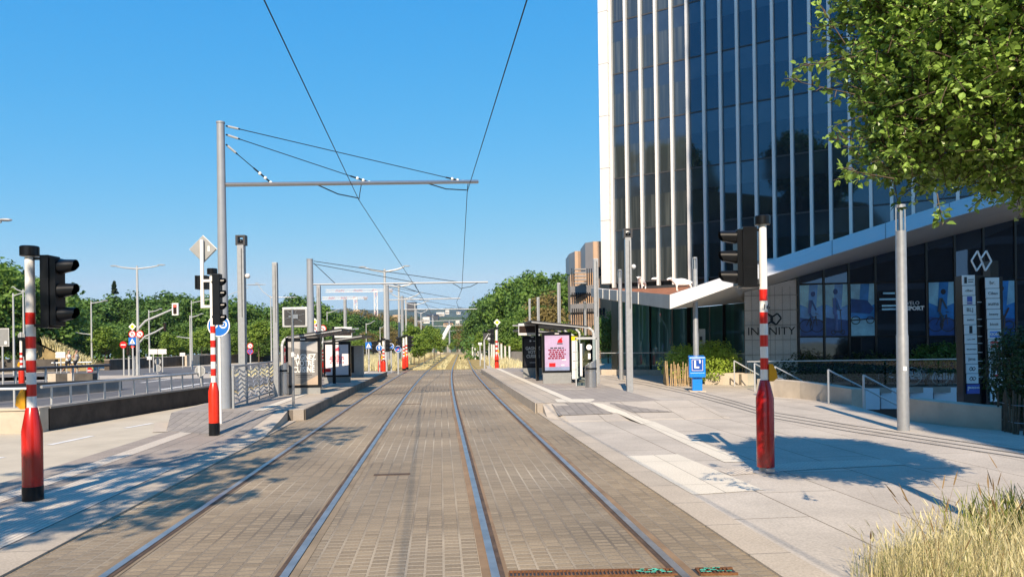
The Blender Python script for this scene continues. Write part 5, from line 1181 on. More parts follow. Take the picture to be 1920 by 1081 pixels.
# walls under it: (px, top, Z); bottom at zb
GW = [(1158,565,44.0),(1260,579,40.0),(1330,574,38.0),(1396,567,36.0)]
SW = [(1396,548,31.5),(1497,521,31.2)]
SH = [(1497,518,31.2),(1545,505,30.9),(1592,492,30.6),(1642,479,30.3),(1690,467,30.0),(1738,454,29.7),(1791,440,29.4),(1845,426,29.0),(1905,411,28.6),(1965,396,28.2)]
def at(px, py, Z): return P(px, py, Z)-FO
def bot(px, Z, z=0.0): return XY(px, Z, z)-FO
for (a,ta,za),(b_,tb_,zb_) in zip(GW[:-1], GW[1:]):
    m = MB(); m.poly([bot(a,za), bot(b_,zb_), at(b_,tb_,zb_), at(a,ta,za)]); m.build('green_glass_panel', M['greenglass'], fb)
    MB().beam(bot(b_,zb_)+Vector((0,-.03,0)), at(b_,tb_,zb_)+Vector((0,-.03,0)), .05).build('mullion', M['zinc'], fb)
for px, Z in ((1222,41.5),(1293,39.0),(1360,37.1)): MB().beam(bot(px,Z)+Vector((0,-.03,0)), at(px,570,Z)+Vector((0,-.03,0)), .32, .03, (0,1,0)).build('dark_post', M['black'], fb)
m = MB(); m.poly([bot(1146,45), bot(1158,44), at(1158,565,44), at(1146,562,45)]); m.build('corner_post', M['black'], fb)
m = MB(); a0, a1 = SW; dd = Vector((0,.0,0))
m.poly([bot(a0[0],a0[2],-2), bot(a1[0],a1[2],-2), at(*a1), at(*a0)]); m.poly([bot(a0[0],a0[2],-2), at(*a0), at(1396,548,38), bot(1396,38,-2)]); o = m.build('stone_wall', M['stone'] if 'stone' in M else M['stonewall'], fb)
m = MB(); sb_ = XY(1396,31.45)-FO; se = XY(1497,31.15)-FO
for k in range(7): z = .55+k*.62; m.beam(Vector((sb_.x,sb_.y,z)), Vector((se.x,se.y,z)), .012, .02)
for k in range(1,7): q = sb_.lerp(se, k/7); m.beam(Vector((q.x,q.y,-1)), Vector((q.x,q.y,4.0)), .009, .014)
m.build('cladding_joint', M['concgrey'], o)
wd_ = (se-sb_); wr = math.atan2(wd_.y, wd_.x)
q = P(1446,621,31.0)-FO; text('INFINITY', .46, M['black'], o, q, rz=wr, sx=1.05)
# emblem: two interlocked chevrons
def emblem(mb, c, s, ax, wdt, dep=.03, up=Vector((0,0,1)), outv=Vector((0,-1,0))):
    pts = [(-1.0,-.1),(-.45,.62),(.12,.02),(-.1,-.28)], [(1.0,.1),(.45,-.62),(-.12,-.02),(.1,.28)], [(-.45,.62),(.1,.28),(.6,.62),(1.0,.1)], [(.45,-.62),(-.1,-.28),(-.6,-.62),(-1.0,-.1)]
    for pl in pts:
        for a, b2 in zip(pl[:-1], pl[1:]): mb.beam(c+ax*(a[0]*s)+up*(a[1]*s), c+ax*(b2[0]*s)+up*(b2[1]*s), wdt, dep, outv)
    return mb
emblem(MB(), P(1447,598,31.0)-FO, .38, wd_.normalized(), .06).build('emblem', M['black'], o)
# shop front: frames, upper panes, posters or panes, lower panes
TRZ = [None]
def zrow(px, py, Z): return P(px,py,Z).z
poster_of = {0:'cyclist',1:'scooter',2:'van',5:'racer',7:'moped'}
M['posterblue'] = mat('blue poster film', (.05,.27,.72), .18, 0, .45, 1.1, 0, .5, .3); M['posterpale'] = mat('pale blue poster print', (.30,.62,.90), .3, 0, .3, 2)
M['posterdark'] = mat('dark poster figure', (.008,.016,.03), .4, 0, .3, 4); M['postershade'] = mat('deep blue poster print', (.01,.075,.30), .3, 0, .4, 2)
for i, ((a,ta,za),(b_,tb_,zb_)) in enumerate(zip(SH[:-1], SH[1:])):
    zt = [P(x,533-(x-1497)*.022,z).z for x,z in ((a,za),(b_,zb_))]; zm = [P(x,631-(x-1497)*.004,z).z for x,z in ((a,za),(b_,zb_))]
    A_, B_ = bot(a,za), bot(b_,zb_)
    def pq(z0, z1, off=0): 
        n = Vector((0,-off,0)); return [Vector((A_.x,A_.y,z0[0]))+n, Vector((B_.x,B_.y,z0[1]))+n, Vector((B_.x,B_.y,z1[1]))+n, Vector((A_.x,A_.y,z1[0]))+n]
    tops = [at(a,ta,za).z, at(b_,tb_,zb_).z]
    MB().poly(pq(zt, tops)).build('shop_window', M['shopglass'], fb); MB().poly(pq(zm, zt)).build('shop_window', M['shopglass'], fb); MB().poly(pq([-2.1,-2.1], zm)).build('shop_window', M['shopglass'], fb)
    fr = MB()
    fr.beam(Vector((A_.x,A_.y-.02,-2)), Vector((A_.x,A_.y-.02,tops[0])), .09, .06, (0,1,0))
    for zz in (zt, zm): fr.beam(Vector((A_.x,A_.y-.02,zz[0])), Vector((B_.x,B_.y-.02,zz[1])), .05, .07)
    fr.build('window_frame', M['black'], fb)
    k = poster_of.get(i)
    if k:
        ax = (B_-A_); W_ = ax.length; ax.normalize(); o0 = Vector((A_.x,A_.y-.045,0))+ax*.06; zl = min(zm)+.04; zh = min(zt)-.03; W_ -= .12; H_ = zh-zl
        def pt(u, v, e=0): return o0+ax*(W_*u)+Vector((0,-e,zl+H_*v))
        m = MB(); m.poly([pt(0,0),pt(1,0),pt(1,1),pt(0,1)]); po = m.build('window_poster', M['posterblue'], fb)
        m = MB(); m.poly([pt(0,0,.004),pt(1,0,.004),pt(1,.30,.004),pt(0,.36,.004)]); m.build('printed_street', M['postershade' if k != 'van' else 'posterpale'], po)
        m = MB(); m.poly([pt(0,.62,.004),pt(.35,.55,.004),pt(.42,1,.004),pt(0,1,.004)]); m.poly([pt(.72,.55,.004),pt(1,.6,.004),pt(1,1,.004),pt(.8,1,.004)]); m.build('printed_houses', M['posterpale'], po)
        def ring(mb, u, v, r, wd2=.035):
            c = pt(u,v,.008)
            for e in range(14):
                a0_, a1_ = 2*math.pi*e/14, 2*math.pi*(e+1)/14
                mb.beam(c+ax*(r*math.cos(a0_))+Vector((0,0,r*math.sin(a0_))), c+ax*(r*math.cos(a1_))+Vector((0,0,r*math.sin(a1_))), wd2, .004, (0,1,0))
        def limb(mb, p_, q_, wd2): mb.beam(pt(*p_,.010), pt(*q_,.010), wd2, .004, (0,1,0))
        def blob(mb, u, v, ru, rv_): c = pt(u,v,.010); mb.poly([c+ax*(ru*math.cos(2*math.pi*e/12))+Vector((0,0,rv_*math.sin(2*math.pi*e/12))) for e in range(12)])
        bike = MB(); fig = MB()
        if k in ('cyclist','racer'):
            ring(bike, .27,.20,.26); ring(bike,.74,.20,.26); limb(bike,(.27,.2),(.45,.36),.03); limb(bike,(.45,.36),(.70,.38),.03); limb(bike,(.45,.36),(.5,.18),.03); limb(bike,(.5,.18),(.70,.38),.03); limb(bike,(.70,.40),(.74,.2),.03); limb(bike,(.66,.44),(.78,.43),.03)
            limb(fig,(.44,.44),(.52,.70),.20); limb(fig,(.52,.70),(.72,.50),.08); limb(fig,(.44,.44),(.58,.32),.11); limb(fig,(.58,.32),(.52,.14),.08); blob(fig,.58,.82,.09,.11)
        elif k == 'scooter':
            limb(bike,(.35,.08),(.75,.08),.04); limb(bike,(.72,.08),(.66,.50),.03); limb(bike,(.58,.5),(.74,.5),.03); ring(bike,.34,.07,.08); ring(bike,.76,.07,.08)
            limb(fig,(.48,.10),(.46,.42),.15); limb(fig,(.54,.10),(.5,.42),.14); limb(fig,(.47,.42),(.46,.74),.26); limb(fig,(.5,.70),(.64,.52),.08); limb(fig,(.40,.70),(.56,.5),.08); blob(fig,.45,.86,.09,.12)
        elif k == 'van':
            fig.poly([pt(0,.45,.010),pt(.8,.42,.010),pt(.98,.52,.010),pt(.7,.68,.010),pt(0,.72,.010)]); ring(bike,.2,.30,.16); ring(bike,.82,.30,.14); limb(bike,(.0,.30),(.95,.33),.05)
        else:
            ring(bike,.2,.2,.16,.06); ring(bike,.8,.18,.16,.06); limb(bike,(.15,.35),(.6,.3),.2); limb(bike,(.62,.3),(.8,.5),.1)
            limb(fig,(.46,.40),(.5,.72),.26); limb(fig,(.5,.70),(.24,.56),.09); limb(fig,(.5,.42),(.66,.3),.13); limb(fig,(.66,.3),(.64,.12),.1); blob(fig,.52,.86,.1,.12)
        bike.build('printed_vehicle', M['posterdark'], po); fig.build('printed_figure' if k != 'van' else 'printed_van', M['posterdark' if k in ('racer','moped') else 'postershade'], po)
    if i == 3:
        c = P(1664,560,30.0)-FO
        for dz, s_ in ((.22,.5),(-.02,.8),(-.28,.6),(-.42,.6)): m = MB(); m.beam(c+Vector((-s_*.5,-.10,dz)), c+Vector((s_*.5,-.10,dz)), .012, .07); m.build('small_print', M['posterpale'], fb)
    if i == 4:
        text('VELO', .20, M['paper'], fb, P(1712,568,29.55)-FO, rz=wr, sx=1.0); text('SPORT', .22, M['paper'], fb, P(1716,574,29.5)-FO+Vector((0,0,-.08)), rz=wr, bold=.012)
# soffit strips between fascia edge and wall tops
def strip3(A, B, m_):
    m = MB()
    for i in range(len(A)-1): m.poly([A[i], A[i+1], B[i+1], B[i]])
    m.build('soffit', m_, fb)
strip3([fbm[0], fbm[1]], [at(1158,565,44), at(1260,579,40)], M['soffit'])
strip3([fbm[1], fbm[2]], [at(1260,579,40), at(1396,567,36)], M['soffit'])
strip3([fbm[2], fbm[3], fbm[4], fbm[5], fbm[6], fbm[7]], [at(1396,548,31.5), at(1446,534,31.3), at(1545,505,30.9), at(1655,476,30.2), at(1780,443,29.45), at(1965,396,28.2)], M['soffit'])
m = MB(); m.poly([fbm[2], at(1396,548,31.5), at(1396,567,36)]); m.build('soffit', M['soffit'], fb)
# ------------------------------------------------------------------ sheep sculptures on the roof
def sheep(label, b, rz, s, lying=False):
    J = [((-.42,0,.52),.20),((-.1,0,.55),.23),((.25,0,.54),.22),((.45,0,.60),.14),((.60,0,.74),.10),((.74,0,.72),.075),((.86,0,.66),.05),
         ((.32,.12,.36),.07),((.33,.13,.18),.04),((.32,.13,.02),.045),((.28,-.12,.36),.07),((.24,-.13,.18),.04),((.22,-.13,.02),.045),
         ((-.40,.12,.38),.09),((-.50,.13,.20),.045),((-.44,.13,.02),.045),((-.38,-.12,.38),.09),((-.44,-.13,.20),.045),((-.36,-.13,.02),.045),((-.58,0,.50),.05),((-.62,0,.36),.03)]
    E_ = [(0,1),(1,2),(2,3),(3,4),(4,5),(5,6),(2,7),(7,8),(8,9),(2,10),(10,11),(11,12),(0,13),(13,14),(14,15),(0,16),(16,17),(17,18),(0,19),(19,20)]
    if lying: J = [((p[0],p[1],max(p[2]-.34,.03)),r) for p, r in J]
    me = bpy.data.meshes.new('body'); me.from_pydata([Vector(p)*s for p,_ in J], [], []); me = bpy.data.meshes.new('body'); me.from_pydata([Vector(p)*s for p,_ in J], E_, [])
    o = bpy.data.objects.new('sheep_sculpture', me); C.objects.link(o); o.location = b; o.rotation_euler = (0,0,rz); o.modifiers.new('skin','SKIN')
    for i, (p, r) in enumerate(J): me.skin_vertices[0].data[i].radius = (r*s, r*s)
    me.skin_vertices[0].data[0].use_root = True; q = o.modifiers.new('sub','SUBSURF'); q.levels = 1; q.render_levels = 2; me.materials.append(M['white'])
    m = MB(); 
    for sg in (-1,1): m.ball((.62*s,.11*s*sg,.76*s-(.34*s if lying else 0)), .03*s,.07*s,.025*s,8,5)
    m.build('ear', M['white'], o, True); return tag(o, label, 'sculpture', 'white sheep sculptures')
sheep('white sheep sculpture facing the viewer on the red brown roof', P(1203,541,37)+Vector((0,0,-.02)), rad(238), .74)
sheep('larger white sheep sculpture standing sideways on the red brown roof', P(1279,545.5,33.5)+Vector((0,0,-.02)), rad(176), .80)
sheep('white lamb sculpture lying between the two standing sheep', P(1227,524,40), rad(10), .30, True)
# ------------------------------------------------------------------ stone office building far behind
M['sand'] = paving('sandstone cladding', (.52,.37,.26), (.48,.34,.24), (.30,.21,.15), 2.2, 1.0, .04, 0, .5, .8, .05, var=.12); M['greyclad'] = mat('grey metal cladding', (.27,.27,.28), .5, .3, .1, .6)
ob = thing('office_building', 'sandstone office building with stair towers and slatted windows', 'building', XY(1100,92,0)); OO = ob.location.copy()
def ob_box(pxa, pxb, Z, ytop, ybot, depth, nm, m_, zs=0):
    a = XY(pxa,Z+zs)-OO; b_ = XY(pxb,Z)-OO; n = FV*depth; zt = ZT(XY((pxa+pxb)/2,Z),ytop); zb = ZT(XY((pxa+pxb)/2,Z),ybot)
    mb = MB(); mb.prism([(a.x,a.y),(b_.x,b_.y),(b_.x+n.x,b_.y+n.y),(a.x+n.x,a.y+n.y)], zb, zt); return mb.build(nm, m_, ob)
ob_box(1080,1160,96,470,690,12,'stair_tower', M['sand'],); ob_box(1069,1080,96,471,690,6,'stair_tower_side', M['greyclad'],3)
ob_box(1114,1165,88,452,690,12,'stair_tower', M['sand']); ob_box(1099.5,1114,88,453,690,6,'stair_tower_side', M['greyclad'],1)
ob_box(1071,1118,84,511,690,4,'wing', M['sand'],2)
M['slat'] = mat('dark window glass', (.02,.022,.028), .15, 0, .2, 3)
for y0, y1 in ((545,556),(579,596)):
    ob_box(1070.5,1118.5,83.7,y0-11,y0+5,.5,'grey_band', M['greyclad'],2)
for y0, y1 in ((503,527),(548,560),(578,595),(602,622),(628,648)):
    for k in range(11):
        x = 1073+k*4.1
        if 503 == y0 and 1080 < x < 1100: continue
        o = ob_box(x,x+1.9,83.9-k*.15+1.2,y0,y1,.3,'window', M['slat'])
for k in range(5): ob_box(1079,1101,82.8,503+k*6.5,505.5+k*6.5,.4,'sun_louvre', M['greyclad'])
for x0 in (1117,1124,1131):
    for y0 in (500,577,600,634): ob_box(x0,x0+4.5,87.6,y0,y0+16,.2,'window', M['slat'])
# ------------------------------------------------------------------ planter walls, sunken court, stairs rails
def curve_wall(name, label, pts, hs, th, m_):
    t = thing(name, label, 'wall', (pts[0].x, pts[0].y, 0)); o = t.location.copy(); mb = MB(); n = len(pts); L = []
    for k in range(n):
        d = (pts[min(k+1,n-1)]-pts[max(k-1,0)]).normalized(); nn = Vector((-d.y,d.x,0)); nn = nn if nn.dot(FV) > 0 else -nn; L.append((pts[k]-o, pts[k]-o+nn*th))
    for k in range(n-1):
        (a,b_),(c_,d_) = L[k], L[k+1]; mb.add([(a.x,a.y,-2.2),(c_.x,c_.y,-2.2),(d_.x,d_.y,-2.2),(b_.x,b_.y,-2.2),(a.x,a.y,hs[k]),(c_.x,c_.y,hs[k+1]),(d_.x,d_.y,hs[k+1]),(b_.x,b_.y,hs[k])],[(0,1,5,4),(4,5,6,7),(3,7,6,2)]+([(0,4,7,3)] if k == 0 else [])+([(1,2,6,5)] if k == n-2 else []))
    mb.build('wall', m_, t); return t
curve_wall('planter_wall', 'curved pale planter wall between the striped signal and the handrails', WALL1, [.55,.54,.52,.48,.44], .4, M['concrete'])
curve_wall('planter_wall', 'low shaded planter wall between the lamp post and the dark hedge', WALL2, [.50,.48,.46,.45], .4, M['concrete'])
t = thing('planter_block', 'pale concrete bench block beside the hedge stakes', 'bench', XY(1355,30.5,0), CF-.15)
m = MB(); m.prism([(-.75,-.2),(.75,-.75),(.75,-.15),(-.75,.5)], 0, .48); m.build('body', M['concrete'], t, bevel=.015)
t = thing('planter_block', 'second pale concrete block at the head of the stairs', 'bench', XY(1398,29.6,0), CF)
m = MB(); m.box(-.24,.32,-.2,.5,0,.46); m.build('body', M['concrete'], t, bevel=.015)
def stair_rail(label, base, top, p1, p2, Z0, Z1):
    """post foot, post head, then two sloping tubes ending at p1 (upper) and p2 (lower)"""
    b = XY(base[0], Z0, 0); t = thing('handrail', label, 'handrail', b, 0, 'stair handrails'); zt = ZT(b, top[1]); m = MB()
    m.tube([(0,0,-.05),(0,0,zt)], .028, 8); m.build('post', M['alu'], t, True)
    e = P(*p1, Z1)-b; m = MB(); m.tube([(0,0,zt), e], .024, 8); m.build('rail_tube', M['alu'], t, True)
    if p2: e2 = P(*p2, Z1)-b; m = MB(); m.tube([(0,0,zt*.62), e2], .02, 8); m.build('lower_tube', M['alu'], t, True)
    e3 = Vector((e.x,e.y,e.z-1.0)); m = MB(); m.tube([e3, e], .024, 8); m.build('end_post', M['alu'], t, True)
stair_rail('first of the stair handrails, next to the pale concrete blocks', (1376,720), (1376,676), (1430,706), None, 29.0, 28.2)
stair_rail('second handrail from the concrete blocks, partly behind the striped signal', (1414,729), (1414,681), (1470,711), None, 26.0, 26.5)
stair_rail('third stair handrail, rising over the curved planter wall', (1452,712), (1452,687), (1510,717), (1470,711), 24.5, 25.0)
stair_rail('tall handrail at the end of the curved planter wall', (1552,756), (1550,693), (1686,761), None, 20.6, 22.5)
stair_rail('last stair handrail, closest to the thick lamp post', (1618,770), (1616,703), (1745,770), None, 18.9, 22)
# court edge: pale panels, glass balustrade
M['frost'] = mat('pale blue glazed panels', (.55,.68,.80), .25, 0, .05, 2); M['balglass'] = clear('balustrade glass', (.80,.88,.88))
t = thing('terrace_edge', 'pale blue panels cladding the terrace edge above the sunken court', 'terrace', XY(1590,27.2,0)); o = t.location.copy()
for xa, xb in ((1598,1648),(1650,1703),(1705,1748),(1750,1792)):
    a, b_ = XY(xa,27.3)-o, XY(xb,27.0)-o; m = MB(); m.prism([(a.x,a.y),(b_.x,b_.y),(b_.x,b_.y+.06),(a.x,a.y+.06)], -.78, -.02); m.build('glazed_panel', M['frost'], t)
a, b_ = XY(1430,27.42)-o, XY(1965,26.9)-o; m = MB(); m.prism([(a.x,a.y),(b_.x,b_.y),(b_.x,b_.y+3.8),(a.x,a.y+3.8)], -.2, 0); m.build('slab', M['concgrey'], t)
m = MB(); m.prism([(a.x,a.y+.3),(b_.x,b_.y+.3),(b_.x,b_.y+.4),(a.x,a.y+.4)], -2.1, -.2); m.build('court_wall', M['dark'], t)
def balustrade(label, pts, h, z=0):
    b = pts[0]; t = thing('glass_balustrade', label, 'balustrade', (b.x,b.y,z))
    for a, c_ in zip(pts[:-1], pts[1:]):
        p_, q_ = a-b, c_-b; n = max(1, round((q_-p_).length/1.8))
        for k in range(n):
            u, v = p_.lerp(q_, k/n+.004), p_.lerp(q_, (k+1)/n-.004); m = MB(); m.poly([(u.x,u.y,.08),(v.x,v.y,.08),(v.x,v.y,h-.03),(u.x,u.y,h-.03)]); m.build('glass_panel', M['balglass'], t)
        m = MB(); m.beam(p_+Vector((0,0,h)), q_+Vector((0,0,h)), .045, .035); m.build('top_rail', M['alu'], t)
    return t
balustrade('glass balustrade with thin rail in front of the shop posters', [XY(1400,27.6,0), XY(1560,27.5,0), XY(1960,27.1,0)], 1.0)
tb2 = balustrade('glass balustrade on a pale plinth before the green glass wall', [XY(1126,40.5,.25), XY(1260,38.5,.25), XY(1396,33,.25)], .95, .25)
m = MB(); a, b_, c_ = [p-Vector((tb2.location.x,tb2.location.y,0)) for p in (XY(1126,40.5), XY(1260,38.5), XY(1396,33))]
m.prism([(a.x,a.y-.1),(b_.x,b_.y-.1),(c_.x,c_.y-.1),(c_.x,c_.y+.25),(b_.x,b_.y+.25),(a.x,a.y+.25)], -.25, .06); m.build('plinth', M['concrete'], tb2)
# info pylon behind the hedge, seen as a narrow white plate
t = thing('slim_pylon', 'slim white plate sign standing behind the hedge', 'sign', XY(1316,33,0), CF)
m = MB(); m.box(-.12,.16,0,.05,0,ZT(XY(1316,33),616)); m.build('plate', M['offwhite'], t, bevel=.05); m = MB(); m.box(-.1,.02,-.01,-.002,1.75,1.98); m.build('lettering', M['ink'], t)
# ------------------------------------------------------------------ tenant totem
tt = thing('tenant_totem', 'twin dark totem with two columns of white tenant plates', 'sign', XY(1838,18.6,-1.0), CF-.04)
k = 18.6/FPX; bz = -1.0
def tz(py): return ZT(XY(1838,18.6),py)-bz
X_ = lambda px: (px-1838)*k
m = MB(); m.box(X_(1806),X_(1845),.0,.3,0,tz(516)); m.build('rear_slab', M['black'], tt); m = MB(); m.box(X_(1842),X_(1875),-.12,.2,0,tz(520)); m.box(X_(1858),X_(1873),.0,.3,0,tz(489)); m.build('front_slab', M['black'], tt)
colL = [('crest',''),('t','cibac'),('b','KPMG'),('t','BLJ'),('t','suite'),('k',''),('t','optic 2000'),('t','wunnen'),('t','jims'),('e',''),('e','')]
colR = [('t','br.'),('t','Cibao'),('t','auma'),('t','beauty'),('t','kiosk'),('kb','KIOSK'),('r','Cerveza'),('t','PAUL'),('lion',''),('e',''),('soc','')]
def plate(x0, x1, z0, z1, knd, tx, y):
    m = MB(); m.box(x0,x1,y-.03,y,z0,z1); o = m.build('tenant_plate', M['paper'], tt, bevel=.006); cx, cz, W_, H_ = (x0+x1)/2, (z0+z1)/2, x1-x0, z1-z0; f = y-.034
    def r_(u0,u1,v0,v1,mt,nm='printed_logo'): m = MB(); m.flat([(cx+W_*u0,cz+H_*v0),(cx+W_*u1,cz+H_*v0),(cx+W_*u1,cz+H_*v1),(cx+W_*u0,cz+H_*v1)], f); m.build(nm, M[mt], o)
    if knd == 't': text(tx, min(.13, W_*1.5/max(3,len(tx))), M['ink'], o, (cx,f,cz), sx=1)
    elif knd == 'crest': r_(-.36,-.14,-.3,.32,'ink'); r_(-.05,.40,.02,.10,'ink','small_print'); r_(-.05,.36,-.2,-.12,'ink','small_print')
    elif knd == 'b': r_(-.2,.22,-.42,.42,'navy'); text(tx, .055, M['paper'], o, (cx,f-.006,cz-.05))
    elif knd == 'k': r_(-.12,.14,-.4,.4,'ink')
    elif knd == 'kb': r_(-.36,.38,-.32,.32,'postblue'); text(tx, .09, M['paper'], o, (cx,f-.006,cz), bold=.003)
    elif knd == 'r': r_(-.36,.36,-.3,.3,'signred'); text(tx, .075, M['paper'], o, (cx,f-.006,cz), bold=.003)
    elif knd == 'e': emblem(MB(), Vector((cx,f,cz)), H_*.33, Vector((1,0,0)), .012, .006).build('printed_logo', M['ink'], o)
    elif knd == 'soc': r_(-.36,-.16,-.25,.25,'ink'); r_(-.08,.10,-.25,.25,'ink'); r_(.18,.36,-.25,.25,'ink')
    elif knd == 'lion':
        m = MB(); w_ = .012
        for a, b2 in (((-.36,-.40),(.36,-.40)),((.36,-.40),(.36,.42)),((.36,.42),(-.36,.42)),((-.36,.42),(-.36,-.40))): m.beam((cx+W_*a[0],f,cz+H_*a[1]),(cx+W_*b2[0],f,cz+H_*b2[1]),w_,.006,(0,1,0))
        for a, b2, w2 in (((-.2,.1),(.18,.12),.10),((.14,.12),(.2,.3),.08),((-.17,.1),(-.2,-.12),.035),((-.08,.1),(-.07,-.12),.035),((.1,.1),(.12,-.12),.035),((.18,.1),(.22,-.1),.035),((-.2,.12),(-.28,.3),.025)): m.beam((cx+W_*a[0],f,cz+H_*a[1]),(cx+W_*b2[0],f,cz+H_*b2[1]),w2,.006,(0,1,0))
        m.build('printed_logo', M['ink'], o); r_(-.25,.25,-.34,-.2,'signred')
yl = [515,535,553.5,571.5,589.5,608,626.5,644.5,663,681.5,699.5,718.5]
for i, (kn, tx) in enumerate(colL): plate(X_(1805+i*.55),X_(1828+i*.42),tz(yl[i+1])+.006,tz(yl[i])-.006,kn,tx,-.01)
m = MB(); m.box(X_(1811),X_(1834),-.04,-.01,tz(737),tz(719.5)); o = m.build('parking_plate', M['navy'], tt); text('PARKING', .062, M['paper'], o, (X_(1823.5),-.045,tz(726)), bold=.002); text('P', .15, M['paper'], o, (X_(1814),-.046,tz(728)))
yr = [521,541.5,560,580,598.5,617.5,636,655,674.5,713,732,752]
for i, (kn, tx) in enumerate(colR): plate(X_(1842+i*.6),X_(1867+i*.45),tz(yr[i+1])+.006,tz(yr[i])-.006,kn,tx,-.13)
eo = MB(); c_ = Vector((X_(1836), -.14, tz(490)))
for pl in ([(-.38,.95),(-1,.05),(-.5,-.95),(.12,-.12)], [(.38,-.95),(1,-.05),(.5,.95),(-.12,.12)], [(-.38,.95),(.38,-.95)]):
    for a, b2 in zip(pl[:-1], pl[1:]): eo.beam(c_+Vector((a[0]*.24,0,a[1]*.26)), c_+Vector((b2[0]*.24,0,b2[1]*.26)), .03, .03, (0,1,0))
eo.build('emblem', M['paper'], tt)
m = MB()
for i, py in enumerate((566,598,611,630,643,660,676,690,706)): m.box(X_(1833),X_(1841),-.02,.0,tz(py)-.008,tz(py)+.008)
m.build('arrow_mark', M['paper'], tt)
# ------------------------------------------------------------------ hedges with stakes
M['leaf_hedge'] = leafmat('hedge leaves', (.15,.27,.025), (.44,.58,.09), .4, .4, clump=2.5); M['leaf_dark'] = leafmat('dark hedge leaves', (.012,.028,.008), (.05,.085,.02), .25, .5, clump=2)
def hedge(label, b, rx, ry, h, m_, n, leaf, seed, z0=.1, cat='hedge', nm='hedge'):
    rg = random.Random(seed); t = thing(nm, label, cat, b, CF); lv = MB(); st = MB()
    for k in range(n):
        d = rvec(rg); r = rg.random()**.3; wob = 1+.16*math.sin(d.x*6+seed)*math.cos(d.y*5+d.z*4); p = Vector((d.x*rx*r*wob, d.y*ry*r*wob, z0+(h-z0)*(.5+.5*d.z*r*wob)))
        for i in range(5):
            q = p+rvec(rg)*.09; n_ = (rvec(rg)*.8+d*.6+Vector((0,0,.6))).normalized(); quad_leaf(lv, q, n_, n_.cross(rvec(rg)).normalized(), leaf*rg.uniform(.7,1.3), leaf*.5)
    for k in range(14): a = rg.uniform(0,6.28); st.tube([(rx*.2*math.cos(a),ry*.2*math.sin(a),0),(rx*.7*math.cos(a),ry*.7*math.sin(a),h*.75)],[.02,.006],5)
    st.build('stem', M['bark'], t); lv.build('foliage', m_, t); return t
hedge('bright green shrub behind the split stakes, beside the blue box', XY(1292,31,.0), 1.15, .8, 1.62, M['leaf_hedge'], 1300, .10, 1)
hedge('taller bright shrub between blue box and handrails', XY(1338,30.6,.0), .98, .8, 1.78, M['leaf_hedge'], 1300, .10, 2)
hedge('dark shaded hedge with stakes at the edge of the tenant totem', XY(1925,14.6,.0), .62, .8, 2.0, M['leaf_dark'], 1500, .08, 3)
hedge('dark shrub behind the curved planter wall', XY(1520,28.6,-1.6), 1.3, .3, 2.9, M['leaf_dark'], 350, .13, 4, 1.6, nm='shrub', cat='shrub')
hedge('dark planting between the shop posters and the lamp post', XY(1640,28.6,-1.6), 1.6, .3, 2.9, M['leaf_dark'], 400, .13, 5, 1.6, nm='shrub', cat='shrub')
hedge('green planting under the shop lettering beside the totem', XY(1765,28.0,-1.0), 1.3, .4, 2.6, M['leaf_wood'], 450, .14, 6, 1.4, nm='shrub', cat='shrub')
def stakes(label, pts, n, h, seed, m_=None):
    rg = random.Random(seed); b = pts[0]; t = thing('stake_fence', label, 'fence', (b.x,b.y,0)); m = MB()
    for k in range(n):
        f = k/(n-1)*(len(pts)-1); i = min(int(f), len(pts)-2); p = pts[i].lerp(pts[i+1], f-i)-b; p.z = 0
        m.tube([p+Vector((rg.uniform(-.03,.03),rg.uniform(-.03,.03),-.03)), p+Vector((rg.uniform(-.06,.06),rg.uniform(-.06,.06),h*rg.uniform(.82,1.1)))], [.024,.018], 5)
    m.build('slat', m_ or M['wood'], t); m = MB()  # the fence's separate stakes, merged into one mesh
    for z in (h*.3,h*.72):
        for i in range(len(pts)-1): m.tube([pts[i]-b+Vector((0,0,z-pts[i].z)), pts[i+1]-b+Vector((0,0,z-pts[i+1].z))], .006, 4)
    m.build('wire', M['steel'], t)
stakes('fence of split chestnut stakes round the bright shrub', [XY(1244,31.5), XY(1250,29.8), XY(1300,29.2)], 30, .92, 1)
stakes('pale stakes leaning along the stair beside the concrete block', [XY(1345,31.5), XY(1412,30.3)], 14, .75, 2)
stakes('dark stakes at the foot of the shaded hedge', [XY(1872,14.3), XY(1900,13.6), XY(1960,13.2)], 20, .75, 3, M['bark'])
# bicycle behind the balustrade
t = thing('bicycle', 'bicycle parked behind the glass balustrade beside the lamp post', 'bicycle', XY(1735,28.0,0), CF)
for x in (-.52,.52):
    m = MB(); m.tube([(x+.33*math.cos(a*math.pi/12),0,.35+.33*math.sin(a*math.pi/12)) for a in range(25)], .018, 6, False); w_ = m.build('wheel', M['alu'], t, True); m = MB(); m.cyl(x,0,.33,.37,.03,8); m.build('hub', M['dark'], w_)
m = MB()
for a, b2 in (((-.52,.35),(-.15,.62)),((-.15,.62),(.38,.66)),((-.05,.33),(-.22,.86)),((-.05,.33),(.38,.66)),((-.52,.35),(-.05,.33)),((.52,.35),(.34,.92)),): m.tube([(a[0],0,a[1]),(b2[0],0,b2[1])], .02, 6)
m.build('frame', M['alu'], t, True); m = MB(); m.tube([(.34,-.25,.95),(.32,0,.92),(.34,.25,.95)], .016, 6); m.build('handlebar', M['dark'], t); m = MB(); m.box(-.35,-.1,-.07,.07,.86,.91); m.build('saddle', M['dark'], t, bevel=.02)
